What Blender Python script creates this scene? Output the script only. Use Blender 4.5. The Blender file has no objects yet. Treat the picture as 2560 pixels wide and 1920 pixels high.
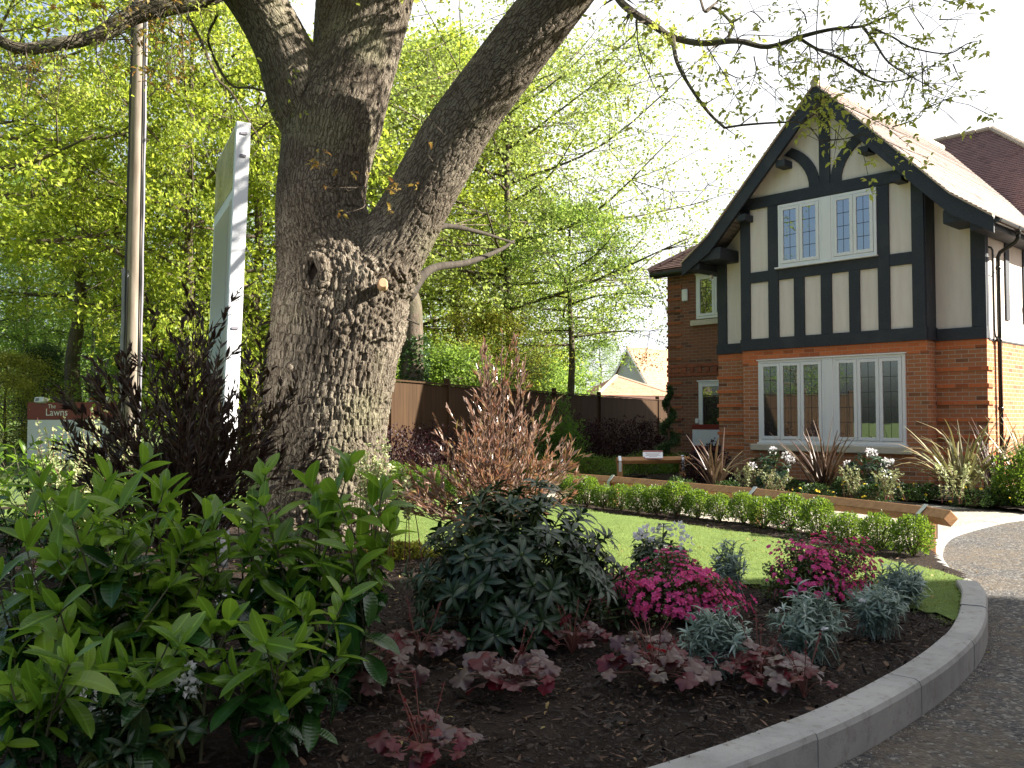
import bpy, math, random
import numpy as np
from mathutils import Vector, Matrix
R = math.radians
C = bpy.context.scene.collection
PI = math.pi

# ------------------------------------------------------------------ camera
CAMZ = 1.25
FPX = 2250.0
PITCH = math.atan(87/2250.)
cd = bpy.data.cameras.new('camera'); cam = bpy.data.objects.new('camera', cd); C.objects.link(cam)
cam.location = (0, 0, CAMZ); cam.rotation_euler = (PI/2+PITCH, 0, 0)
cd.sensor_width = 36; cd.lens = 36*FPX/2560; cd.clip_start = .05; cd.clip_end = 1500
bpy.context.scene.camera = cam
# ------------------------------------------------------------------ sky, sun, exposure
SUN_EL, SUN_AZ = 31.0, -2.5        # azimuth measured from +X (right of the picture) towards +Y
w = bpy.data.worlds.new('World'); bpy.context.scene.world = w; w.use_nodes = True
nt = w.node_tree; bgn = nt.nodes['Background']; sk = nt.nodes.new('ShaderNodeTexSky')
sk.sky_type = 'NISHITA'; sk.sun_disc = False; sk.sun_elevation = R(SUN_EL); sk.sun_rotation = R(90-SUN_AZ)
sk.air_density = 1.0; sk.dust_density = 5.0; sk.ozone_density = 1.5
# white added to the sky colour, imitating overexposed glare on the sunny side
tcw = nt.nodes.new('ShaderNodeTexCoord'); dp = nt.nodes.new('ShaderNodeVectorMath'); dp.operation = 'DOT_PRODUCT'; dp.inputs[1].default_value = (.86, .30, .42)
nt.links.new(tcw.outputs['Generated'], dp.inputs[0])
nzw = nt.nodes.new('ShaderNodeTexNoise'); nzw.inputs['Scale'].default_value = 2.2; nzw.inputs['Detail'].default_value = 5; nt.links.new(tcw.outputs['Generated'], nzw.inputs['Vector'])
maw = nt.nodes.new('ShaderNodeMath'); maw.operation = 'MULTIPLY_ADD'; maw.inputs[1].default_value = .35; nt.links.new(nzw.outputs[0], maw.inputs[0]); nt.links.new(dp.outputs['Value'], maw.inputs[2])
mrw = nt.nodes.new('ShaderNodeMapRange'); mrw.interpolation_type = 'SMOOTHSTEP'; mrw.inputs[1].default_value = .02; mrw.inputs[2].default_value = .62; nt.links.new(maw.outputs[0], mrw.inputs[0])
mxw = nt.nodes.new('ShaderNodeMix'); mxw.data_type = 'RGBA'; mxw.inputs[7].default_value = (5.2, 5.3, 5.5, 1)
nt.links.new(mrw.outputs[0], mxw.inputs[0]); nt.links.new(sk.outputs[0], mxw.inputs[6]); nt.links.new(mxw.outputs[2], bgn.inputs[0]); bgn.inputs[1].default_value = .062
sd = bpy.data.lights.new('sun', 'SUN'); sun = bpy.data.objects.new('sun', sd); C.objects.link(sun)
sd.energy = 5.0; sd.angle = R(.53); sd.color = (1, .93, .82)
S = Vector((math.cos(R(SUN_EL))*math.cos(R(SUN_AZ)), math.cos(R(SUN_EL))*math.sin(R(SUN_AZ)), math.sin(R(SUN_EL))))
sun.rotation_euler = S.to_track_quat('Z', 'Y').to_euler()
vs = bpy.context.scene.view_settings
vs.view_transform = 'Standard'; vs.look = 'None'; vs.gamma = 1; vs.exposure = 2.2; vs.use_curve_mapping = False
cy = bpy.context.scene.cycles
cy.max_bounces = 7; cy.diffuse_bounces = 3; cy.glossy_bounces = 2; cy.transmission_bounces = 4; cy.transparent_max_bounces = 4
cy.caustics_reflective = False; cy.caustics_refractive = False

# ------------------------------------------------------------------ measuring helpers (photo 2560x1920)
cp, sp_ = math.cos(PITCH), math.sin(PITCH)
def ray(px, py):
    a = (px-1280)/FPX; b = -(py-960)/FPX
    return np.array([a, cp-b*sp_, sp_+b*cp])
def G(px, py, z=0.1):
    r = ray(px, py); t = (z-CAMZ)/r[2]; return np.array([r[0]*t, r[1]*t, z])
def D(px, py, Y):
    r = ray(px, py); t = Y/r[1]; return np.array([r[0]*t, Y, CAMZ+r[2]*t])
def dD(dx, dy, Y):
    return D(dx*1.1573, dy*1.1573, Y)

# ------------------------------------------------------------------ materials
def newmat(name):
    m = bpy.data.materials.new(name); m.use_nodes = True
    return m, m.node_tree, m.node_tree.nodes['Principled BSDF']
def nd(t, k, **kw):
    n = t.nodes.new(k)
    for a, b in kw.items(): setattr(n, a, b)
    return n
def ramp(t, fac, stops):
    n = nd(t, 'ShaderNodeValToRGB'); e = n.color_ramp.elements
    while len(e) > 1: e.remove(e[-1])
    e[0].position = stops[0][0]; e[0].color = (*stops[0][1], 1)
    for p, c in stops[1:]:
        x = e.new(p); x.color = (*c, 1)
    t.links.new(fac, n.inputs[0]); return n.outputs[0]
def noise(t, scale, detail=4, vec=None, rough=.55, out=0):
    n = nd(t, 'ShaderNodeTexNoise'); n.inputs['Scale'].default_value = scale
    n.inputs['Detail'].default_value = detail; n.inputs['Roughness'].default_value = rough
    if vec is not None: t.links.new(vec, n.inputs['Vector'])
    return n.outputs[out]
def coords(t, kind='Object', scale=None):
    c = nd(t, 'ShaderNodeTexCoord').outputs[kind]
    if scale:
        m = nd(t, 'ShaderNodeMapping'); m.inputs['Scale'].default_value = scale
        t.links.new(c, m.inputs[0]); c = m.outputs[0]
    return c
def bump(t, p, h, strength=.3, dist=.02):
    b = nd(t, 'ShaderNodeBump'); b.inputs['Strength'].default_value = strength; b.inputs['Distance'].default_value = dist
    t.links.new(h, b.inputs['Height']); t.links.new(b.outputs[0], p.inputs['Normal'])
def mixc(t, f, a, b, mode='MIX'):
    n = nd(t, 'ShaderNodeMix', data_type='RGBA', blend_type=mode)
    if isinstance(f, (int, float)): n.inputs[0].default_value = f
    else: t.links.new(f, n.inputs[0])
    for k, v in ((6, a), (7, b)):
        if isinstance(v, tuple): n.inputs[k].default_value = (*v, 1)
        else: t.links.new(v, n.inputs[k])
    return n.outputs[2]
def plain(name, col, rough=.6, var=.12, scale=6, metal=0, bmp=0, spec=.5, bscale=None):
    m, t, p = newmat(name)
    v = coords(t)
    n = noise(t, scale, 5, v)
    c = ramp(t, n, [(.3, tuple(x*(1-var) for x in col)), (.7, tuple(min(1, x*(1+var)) for x in col))])
    t.links.new(c, p.inputs['Base Color']); p.inputs['Roughness'].default_value = rough; p.inputs['Metallic'].default_value = metal
    p.inputs['Specular IOR Level'].default_value = spec
    if bmp: bump(t, p, noise(t, bscale or scale*6, 5, v), bmp)
    return m
def leafmat(name, a, b, trans=.35, rough=.5, tcol=None, c=None, spec=.4, rib=False, pos=.5):
    m, t, p = newmat(name)
    g = nd(t, 'ShaderNodeNewGeometry')
    st = [(0, a), (1, b)] if c is None else [(0, a), (pos, b), (1, c)]
    col = ramp(t, g.outputs['Random Per Island'], st)
    if rib:
        uv = coords(t, 'UV'); sx = nd(t, 'ShaderNodeSeparateXYZ'); t.links.new(uv, sx.inputs[0])
        ab = nd(t, 'ShaderNodeMath', operation='ABSOLUTE'); t.links.new(sx.outputs[1], ab.inputs[0])
        rm = ramp(t, ab.outputs[0], [(0, (1, 1, 1)), (.012, (.55, .55, .55)), (.03, (0, 0, 0))])
        col = mixc(t, rm, col, tuple(min(1, x*1.7+.02) for x in b))
        wv = nd(t, 'ShaderNodeTexWave'); wv.inputs['Scale'].default_value = 4; wv.inputs['Distortion'].default_value = 1
        t.links.new(uv, wv.inputs['Vector']); bump(t, p, wv.outputs['Fac'], .15, .004)
    if rib:
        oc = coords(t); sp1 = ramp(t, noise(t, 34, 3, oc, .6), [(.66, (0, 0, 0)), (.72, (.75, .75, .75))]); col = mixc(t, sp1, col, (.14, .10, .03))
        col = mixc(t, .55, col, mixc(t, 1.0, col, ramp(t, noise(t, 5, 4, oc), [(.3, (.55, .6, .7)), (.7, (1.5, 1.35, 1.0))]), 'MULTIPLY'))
    t.links.new(col, p.inputs['Base Color']); p.inputs['Roughness'].default_value = rough
    p.inputs['Specular IOR Level'].default_value = spec
    if trans > 0:
        tr = nd(t, 'ShaderNodeBsdfTranslucent')
        tc = tcol or tuple(min(1, x*y) for x, y in zip(b, (1.5, 1.6, .9)))
        t.links.new(mixc(t, .5, col, tc), tr.inputs[0])
        mx = nd(t, 'ShaderNodeMixShader'); mx.inputs[0].default_value = trans
        t.links.new(p.outputs[0], mx.inputs[1]); t.links.new(tr.outputs[0], mx.inputs[2])
        t.links.new(mx.outputs[0], t.nodes['Material Output'].inputs[0])
    return m
def barkmat(name, a, b, c, sc=1.0, moss=None):
    m, t, p = newmat(name)
    v = coords(t, 'Object', (9*sc, 9*sc, 2.5*sc))
    n1 = noise(t, 1.6, 8, v, .65); v2 = coords(t)
    n2 = noise(t, 1.3, 4, v2); n3 = noise(t, 38*sc, 6, v2, .7)
    col = ramp(t, n1, [(.3, a), (.5, b), (.72, c)])
    col = mixc(t, ramp(t, n3, [(.35, (0, 0, 0)), (.7, (.5, .5, .5))]), col, tuple(x*.62 for x in a))
    if moss: col = mixc(t, ramp(t, n2, [(.5, (0, 0, 0)), (.62, (.6, .6, .6))]), col, moss)
    t.links.new(col, p.inputs['Base Color']); p.inputs['Roughness'].default_value = .9; p.inputs['Specular IOR Level'].default_value = .2
    ad = nd(t, 'ShaderNodeMath', operation='ADD'); t.links.new(n1, ad.inputs[0]); t.links.new(n3, ad.inputs[1])
    bump(t, p, ad.outputs[0], .7, .03)
    return m
def brickmat(name, c1, c2, c3, mortar, w_=.225, h_=.075, ms=.006, patch=None):
    m, t, p = newmat(name)
    uv = coords(t, 'UV')
    b = nd(t, 'ShaderNodeTexBrick'); t.links.new(uv, b.inputs['Vector'])
    b.inputs['Scale'].default_value = 1; b.inputs['Brick Width'].default_value = w_; b.inputs['Row Height'].default_value = h_
    b.inputs['Mortar Size'].default_value = ms; b.inputs['Mortar Smooth'].default_value = .2; b.inputs['Bias'].default_value = 0
    b.inputs['Color1'].default_value = (0, 0, 0, 1); b.inputs['Color2'].default_value = (1, 1, 1, 1); b.inputs['Mortar'].default_value = (.5, .5, .5, 1)
    bc = ramp(t, b.outputs['Color'], [(0, tuple(x*.3 for x in c3)), (.1, c3), (.16, c1), (.55, c2), (1, c1)])
    n = noise(t, 1.1, 3, uv); n2 = noise(t, 60, 4, uv)
    bc = mixc(t, ramp(t, n, [(.4, (0, 0, 0)), (.65, (.55, .55, .55))]), bc, patch or c3)
    bc = mixc(t, .35, bc, mixc(t, n2, tuple(x*.55 for x in c1), tuple(min(1, x*1.5) for x in c2)))
    col = mixc(t, b.outputs['Fac'], bc, mortar)
    t.links.new(col, p.inputs['Base Color']); p.inputs['Roughness'].default_value = .85; p.inputs['Specular IOR Level'].default_value = .25
    iv = nd(t, 'ShaderNodeMath', operation='SUBTRACT'); iv.inputs[0].default_value = 1; t.links.new(b.outputs['Fac'], iv.inputs[1])
    ad = nd(t, 'ShaderNodeMath', operation='MULTIPLY_ADD'); t.links.new(n2, ad.inputs[0]); ad.inputs[1].default_value = .3; t.links.new(iv.outputs[0], ad.inputs[2])
    bump(t, p, ad.outputs[0], .6, .008)
    return m

M = {}
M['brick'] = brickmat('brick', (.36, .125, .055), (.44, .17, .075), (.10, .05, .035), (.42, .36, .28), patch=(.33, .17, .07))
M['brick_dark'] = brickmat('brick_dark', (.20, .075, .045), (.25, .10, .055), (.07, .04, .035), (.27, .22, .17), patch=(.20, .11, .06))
M['brick_orange'] = brickmat('brick_orange', (.52, .13, .045), (.60, .18, .06), (.42, .11, .045), (.40, .3, .2), ms=.004)
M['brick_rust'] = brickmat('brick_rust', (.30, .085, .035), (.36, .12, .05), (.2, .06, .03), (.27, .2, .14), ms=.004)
M['far_brick'] = plain('far_brick', (.19, .10, .08), .9)
def rendermat():
    m, t, p = newmat('render'); v = coords(t, 'Object', (5, 5, .7)); n = noise(t, 1.6, 6, v, .65); n2 = noise(t, 1.2, 4, coords(t))
    c = ramp(t, n, [(.3, (.69, .60, .515)), (.55, (.755, .675, .59)), (.75, (.775, .70, .62))]); c = mixc(t, ramp(t, n2, [(.5, (0, 0, 0)), (.75, (.3, .3, .3))]), c, (.63, .58, .50))
    t.links.new(c, p.inputs['Base Color']); p.inputs['Roughness'].default_value = .92; p.inputs['Specular IOR Level'].default_value = .2
    bump(t, p, noise(t, 140, 5, coords(t), .7), .25, .006); return m
M['render'] = rendermat()
def timbermat():
    m, t, p = newmat('black_timber'); a = noise(t, 1.0, 7, coords(t, 'Object', (30, 30, 30)), .7); b = noise(t, 1.6, 5, coords(t), .6)
    col = ramp(t, a, [(.3, (.010, .013, .019)), (.7, (.028, .033, .043))]); col = mixc(t, ramp(t, b, [(.5, (0, 0, 0)), (.7, (.6, .6, .6))]), col, (.045, .048, .052))
    t.links.new(col, p.inputs['Base Color']); p.inputs['Roughness'].default_value = .62; bump(t, p, a, .5, .01); return m
M['timber'] = timbermat()
M['white'] = plain('white_upvc', (.78, .78, .76), .35, .02, 3)
M['stone'] = plain('sill_stone', (.56, .49, .37), .85, .08, 8, bmp=.1)
M['black_plastic'] = plain('black_plastic', (.012, .013, .012), .28, .1)
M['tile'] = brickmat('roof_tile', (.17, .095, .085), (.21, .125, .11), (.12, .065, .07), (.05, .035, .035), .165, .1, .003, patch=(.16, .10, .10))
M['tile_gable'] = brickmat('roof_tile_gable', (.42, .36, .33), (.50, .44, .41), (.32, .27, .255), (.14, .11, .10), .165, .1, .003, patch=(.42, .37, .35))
M['verge'] = plain('verge_tile', (.46, .37, .27), .8, .1, 12)
M['tile_far'] = brickmat('orange_tile', (.42, .20, .12), (.5, .27, .17), (.3, .14, .1), (.2, .1, .07), .165, .12, .003)
M['lead'] = plain('window_lead', (.03, .032, .035), .5)
def glassmat():
    m, t, p = newmat('window_glass')
    p.inputs['Base Color'].default_value = (.012, .015, .014, 1); p.inputs['Roughness'].default_value = .25
    g = nd(t, 'ShaderNodeBsdfGlossy'); g.inputs['Roughness'].default_value = .015; g.inputs[0].default_value = (.9, .95, 1, 1)
    v = coords(t, 'Object'); bp = nd(t, 'ShaderNodeBump'); bp.inputs['Strength'].default_value = .03; bp.inputs['Distance'].default_value = .02
    t.links.new(noise(t, 2.2, 2, v), bp.inputs['Height']); t.links.new(bp.outputs[0], g.inputs['Normal'])
    f = nd(t, 'ShaderNodeLayerWeight'); f.inputs[0].default_value = .35
    mp = nd(t, 'ShaderNodeMapRange'); mp.inputs['To Min'].default_value = .2; mp.inputs['To Max'].default_value = .9
    t.links.new(f.outputs['Fresnel'], mp.inputs[0])
    mx = nd(t, 'ShaderNodeMixShader'); t.links.new(mp.outputs[0], mx.inputs[0])
    t.links.new(p.outputs[0], mx.inputs[1]); t.links.new(g.outputs[0], mx.inputs[2])
    t.links.new(mx.outputs[0], t.nodes['Material Output'].inputs[0]); return m
M['glass'] = glassmat()
def woodmat(name, a, b, axis_scale=(1.5, 22, 22), rough=.7):
    m, t, p = newmat(name)
    v = coords(t, 'Object', axis_scale); n = noise(t, 1.0, 7, v, .6)
    t.links.new(ramp(t, n, [(.3, a), (.7, b)]), p.inputs['Base Color']); p.inputs['Roughness'].default_value = rough
    bump(t, p, n, .3, .01); return m
M['rail'] = woodmat('rail_wood', (.26, .12, .045), (.44, .23, .09))
M['fence'] = woodmat('fence_wood', (.03, .017, .009), (.06, .034, .017), (14, 14, .8)); M['fence'].node_tree.nodes['Principled BSDF'].inputs['Specular IOR Level'].default_value = .1
M['pole'] = woodmat('pole_wood', (.11, .08, .055), (.30, .25, .20), (9, 9, .7))
M['zinc'] = plain('galvanised_steel', (.5, .53, .56), .38, .15, 14, metal=.85)
M['grey_pipe'] = plain('grey_conduit', (.20, .19, .22), .4, .1)
M['maroon'] = plain('maroon_board', (.21, .032, .024), .35, .06)
M['board_white'] = plain('white_board', (.74, .75, .78), .4, .02)
M['text_white'] = plain('white_lettering', (.8, .78, .75), .5, .02)
M['navy'] = plain('navy_board', (.018, .035, .075), .4)
M['mustard'] = plain('yellow_strip', (.42, .28, .04), .5)
M['red'] = plain('red_strip', (.5, .035, .03), .5)
M['lampgrey'] = plain('lamp_grey', (.10, .10, .09), .6)
def kerbmat():
    m, t, p = newmat('kerb_concrete'); v = coords(t); a = noise(t, 2.2, 6, v, .7); b = noise(t, 160, 4, v, .8); c_ = noise(t, 14, 5, v, .7)
    col = ramp(t, a, [(.3, (.25, .24, .225)), (.5, (.335, .325, .31)), (.7, (.40, .385, .36))])
    col = mixc(t, ramp(t, c_, [(.52, (0, 0, 0)), (.72, (.55, .55, .55))]), col, (.17, .145, .115)); col = mixc(t, ramp(t, b, [(.60, (0, 0, 0)), (.70, (.6, .6, .6))]), col, (.12, .115, .11))
    t.links.new(col, p.inputs['Base Color']); p.inputs['Roughness'].default_value = .93; p.inputs['Specular IOR Level'].default_value = .2
    bump(t, p, noise(t, 90, 6, v, .8), .5, .006); return m
M['kerb'] = kerbmat()
M['stem_green'] = plain('green_stem', (.12, .16, .04), .6)
M['stem_olive'] = plain('olive_stem', (.07, .065, .03), .7)
M['stem_brown'] = plain('brown_stem', (.10, .06, .04), .8)
M['stem_red'] = plain('red_stem', (.16, .055, .04), .6)
M['bark'] = barkmat('oak_bark', (.13, .105, .08), (.22, .185, .145), (.31, .27, .22), 1.0, moss=(.12, .115, .05))
def oakbark():
    m, t, p = newmat('oak_bark_fissured'); at2 = nd(t, 'ShaderNodeAttribute', attribute_name='bark'); v = at2.outputs['Vector']; o = coords(t)
    mp = nd(t, 'ShaderNodeMapping'); mp.inputs['Scale'].default_value = (38, 38, 11); t.links.new(v, mp.inputs[0])
    wn = nd(t, 'ShaderNodeTexNoise'); wn.inputs['Scale'].default_value = 9; wn.inputs['Detail'].default_value = 4; t.links.new(o, wn.inputs['Vector'])
    ad = nd(t, 'ShaderNodeVectorMath', operation='MULTIPLY_ADD'); t.links.new(wn.outputs['Color'], ad.inputs[0]); ad.inputs[1].default_value = (1.6, 1.6, 1.6); t.links.new(mp.outputs[0], ad.inputs[2])
    vo = nd(t, 'ShaderNodeTexVoronoi', feature='DISTANCE_TO_EDGE'); vo.inputs['Scale'].default_value = 1; t.links.new(ad.outputs[0], vo.inputs['Vector'])
    crack = ramp(t, vo.outputs['Distance'], [(0, (0, 0, 0)), (.12, (1, 1, 1))])
    n3 = noise(t, 55, 8, o, .75); n1 = noise(t, 2.2, 6, o, .6); n2 = noise(t, 1.1, 3, o)
    col = ramp(t, n1, [(.3, (.11, .09, .067)), (.5, (.185, .158, .122)), (.7, (.30, .262, .205))])
    col = mixc(t, ramp(t, n3, [(.36, (0, 0, 0)), (.68, (.6, .6, .6))]), col, (.07, .055, .042))
    col = mixc(t, crack, (.075, .057, .042), col)
    col = mixc(t, ramp(t, n2, [(.52, (0, 0, 0)), (.64, (.35, .35, .35))]), col, (.15, .155, .07))
    t.links.new(col, p.inputs['Base Color']); p.inputs['Roughness'].default_value = .92; p.inputs['Specular IOR Level'].default_value = .15
    h = nd(t, 'ShaderNodeMath', operation='MULTIPLY_ADD'); t.links.new(n3, h.inputs[0]); h.inputs[1].default_value = .8; t.links.new(crack, h.inputs[2])
    bump(t, p, h.outputs[0], .9, .014); return m
M['oakbark'] = oakbark()
M['bark2'] = barkmat('tree_bark', (.07, .055, .04), (.13, .10, .075), (.2, .17, .13), .8, moss=(.06, .07, .03))
M['bark_shaded'] = barkmat('shaded_bark', (.03, .025, .02), (.055, .045, .035), (.08, .07, .055), .8)  # darkened bark colour standing in for shade on the oak's back limbs
M['bark_pink'] = barkmat('pine_bark', (.16, .10, .07), (.30, .19, .13), (.42, .29, .2), .7)
M['heartwood'] = plain('cut_wood', (.48, .30, .17), .8, .2, 20)
M['rotwood'] = plain('weathered_cut_wood', (.085, .055, .04), .95, .4, 14, bmp=.5)

# ------------------------------------------------------------------ object helpers
def tag(o, label=None, cat=None, group=None, kind=None):
    if label: o['label'] = label
    if cat: o['category'] = cat
    if group: o['group'] = group
    if kind: o['kind'] = kind
    return o
def empty(name, loc, rz=0, **kw):
    o = bpy.data.objects.new(name, None); C.objects.link(o); o.location = tuple(float(x) for x in loc); o.rotation_euler = (0, 0, rz)
    o.empty_display_size = .1
    return tag(o, **kw)
def link(name, me, mats, parent=None, **kw):
    o = bpy.data.objects.new(name, me); C.objects.link(o)
    if mats is not None and len(me.materials) == 0:
        for m in (mats if isinstance(mats, (list, tuple)) else [mats]): me.materials.append(m)
    if parent: o.parent = parent
    return tag(o, **kw)
def copy_tree(o, parent=None):
    c = o.copy(); C.objects.link(c); c.parent = parent
    for ch in list(o.children): copy_tree(ch, c)
    return c

class MB:
    """collects polygons; UVs are metres along / up each face"""
    def __init__(s): s.v = []; s.f = []; s.m = []; s.n = 0
    def poly(s, pts, mi=0):
        k = len(s.v); s.v += [tuple(float(c) for c in p) for p in pts]; s.f.append(tuple(range(k, k+len(pts)))); s.m.append(mi)
    def box(s, x0, x1, y0, y1, z0, z1, mi=0):
        k = len(s.v); s.v += [(x, y, z) for z in (z0, z1) for y in (y0, y1) for x in (x0, x1)]
        for f in ((0, 2, 3, 1), (4, 5, 7, 6), (0, 1, 5, 4), (2, 6, 7, 3), (0, 4, 6, 2), (1, 3, 7, 5)):
            s.f.append(tuple(k+i for i in f)); s.m.append(mi)
    def prism(s, poly, a0, a1, axis='y', mi=0):
        k = len(s.v); n = len(poly)
        for a in (a0, a1):
            for p, q in poly:
                s.v.append((p, a, q) if axis == 'y' else (a, p, q) if axis == 'x' else (p, q, a))
        s.f.append(tuple(range(k, k+n))); s.m.append(mi)
        s.f.append(tuple(range(k+2*n-1, k+n-1, -1))); s.m.append(mi)
        for i in range(n):
            j = (i+1) % n; s.f.append((k+i, k+n+i, k+n+j, k+j)); s.m.append(mi)
    def tube(s, pts, rad, seg=8, mi=0, cap=True, ph=0.):
        pts = [Vector(tuple(p)) for p in pts]; n = len(pts)
        if not hasattr(rad, '__len__'): rad = [rad]*n
        k = len(s.v); a = None
        for i, p in enumerate(pts):
            d = (pts[min(i+1, n-1)]-pts[max(i-1, 0)])
            d = d.normalized() if d.length > 1e-9 else Vector((0, 0, 1))
            if a is None:
                a = d.cross(Vector((0, 0, 1)) if abs(d.z) < .9 else Vector((1, 0, 0))).normalized()
            else:
                a = (a-d*a.dot(d)); a = a.normalized() if a.length > 1e-6 else d.orthogonal().normalized()
            b = d.cross(a)
            for j in range(seg):
                t = 2*PI*j/seg+ph; q = p+(a*math.cos(t)+b*math.sin(t))*rad[i]; s.v.append((q.x, q.y, q.z))
        for i in range(n-1):
            for j in range(seg):
                j2 = (j+1) % seg
                s.f.append((k+i*seg+j, k+i*seg+j2, k+(i+1)*seg+j2, k+(i+1)*seg+j)); s.m.append(mi)
        if cap:
            s.f.append(tuple(range(k+seg-1, k-1, -1))); s.m.append(mi)
            s.f.append(tuple(range(k+(n-1)*seg, k+n*seg))); s.m.append(mi)
    def mesh(s, name, smooth=False, recalc=True):
        me = bpy.data.meshes.new(name); me.from_pydata(s.v, [], s.f)
        me.polygons.foreach_set('material_index', s.m)
        me.update()
        if recalc:
            import bmesh
            b = bmesh.new(); b.from_mesh(me); bmesh.ops.recalc_face_normals(b, faces=b.faces); b.to_mesh(me); b.free()
        uv = me.uv_layers.new(name='UVMap')
        for p in me.polygons:
            n = p.normal
            if abs(n.z) > .999: u = Vector((1, 0, 0)); v = Vector((0, 1, 0))
            else:
                u = Vector((-n.y, n.x, 0)).normalized()
                if (abs(u.x) > abs(u.y) and u.x < 0) or (abs(u.y) >= abs(u.x) and u.y < 0): u = -u
                v = n.cross(u)
                if v.z < 0: v = -v
            for li in p.loop_indices:
                co = me.vertices[me.loops[li].vertex_index].co; uv.data[li].uv = (co.dot(u), co.dot(v))
        if smooth: me.polygons.foreach_set('use_smooth', [True]*len(me.polygons))
        return me
    def build(s, name, mats, parent=None, smooth=False, bevel=0, recalc=True, **kw):
        o = link(name, s.mesh(name, smooth, recalc), mats, parent, **kw)
        if bevel:
            b = o.modifiers.new('bevel', 'BEVEL'); b.width = bevel; b.segments = 2; b.limit_method = 'ANGLE'
        return o
def box(name, mats, parent, x0, x1, y0, y1, z0, z1, bevel=0, **kw):
    m = MB(); m.box(x0, x1, y0, y1, z0, z1); return m.build(name, mats, parent, bevel=bevel, **kw)
def rbox(name, mats, parent, loc, size, bevel=.01, rot=(0, 0, 0), **kw):
    m = MB(); a, b, c = (x/2 for x in size); m.box(-a, a, -b, b, -c, c)
    o = m.build(name, mats, parent, bevel=bevel, **kw); o.location = loc; o.rotation_euler = rot; return o

# ---- fast leaf batches
def T_quad(w=.3, cup=.06):
    return (np.array([(0, 0, 0), (.5, w, cup), (1, 0, 0), (.5, -w, cup)], float), [(0, 1, 2, 3)])
def T_tri2(w=.3, fold=.12):
    return (np.array([(0, 0, 0), (.45, w, fold), (1, 0, -.06), (.45, -w, fold)], float), [(0, 3, 2), (0, 2, 1)])
def T_grid(n=5, w=.22, fold=.25, droop=.25, prof=None):
    V = []; F = []
    for i in range(n+1):
        t = i/n; ww = w*(math.sin(PI*min(1, t**.8*.98+.02))**.75) if prof is None else w*prof(t)
        z = -droop*t*t+.05*math.sin(PI*t)
        for s in (-1, 0, 1): V.append((t*(1-.12*droop*t), s*ww, z+(fold*ww if s else 0)))
    for i in range(n):
        for s in (0, 1):
            a = i*3+s; F.append((a, a+1, a+4, a+3))
    return np.array(V), F
def T_lobed(n=9, seed=0):
    rg = random.Random(seed); V = [(0, 0, 0)]; K = n*5
    for i in range(K):
        a = 2*PI*i/K; ph = (i % 5)/5
        r = .5*(1-.20*abs(2*ph-1)**2.2)*(1+.07*rg.uniform(-1, 1))*(1.1-.18*abs(a/PI-1)*0)
        if abs(a-PI) < .16: r *= .25
        V.append((.35+r*math.cos(a), r*math.sin(a), .10*math.sin(a*n*.5)*r*1.6-.45*r*r+.06))
    V[0] = (.35, 0, .05)
    return np.array(V), [(0, i+1, (i+1) % K+1) for i in range(K)]
def T_oak(n=4):
    V = [(0, 0, 0)]; ys = [.06, .2, .13, .27, .17, .26, .14, .1]
    V = []; F = []
    m = len(ys)
    for i, y in enumerate(ys):
        t = (i+.3)/m
        z = .12*math.sin(PI*t)-.25*t*t
        V += [(t, y, z+.05), (t, 0, z), (t, -y, z+.05)]
    V.append((1.03, 0, -.28))
    for i in range(m-1):
        for s in (0, 1):
            a = i*3+s; F.append((a, a+3, a+4, a+1))
    k = (m-1)*3; F += [(k, len(V)-1, k+1), (k+1, len(V)-1, k+2)]
    return np.array(V), F
def unit(a):
    return a/np.maximum(1e-9, np.linalg.norm(a, axis=-1, keepdims=True))
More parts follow.
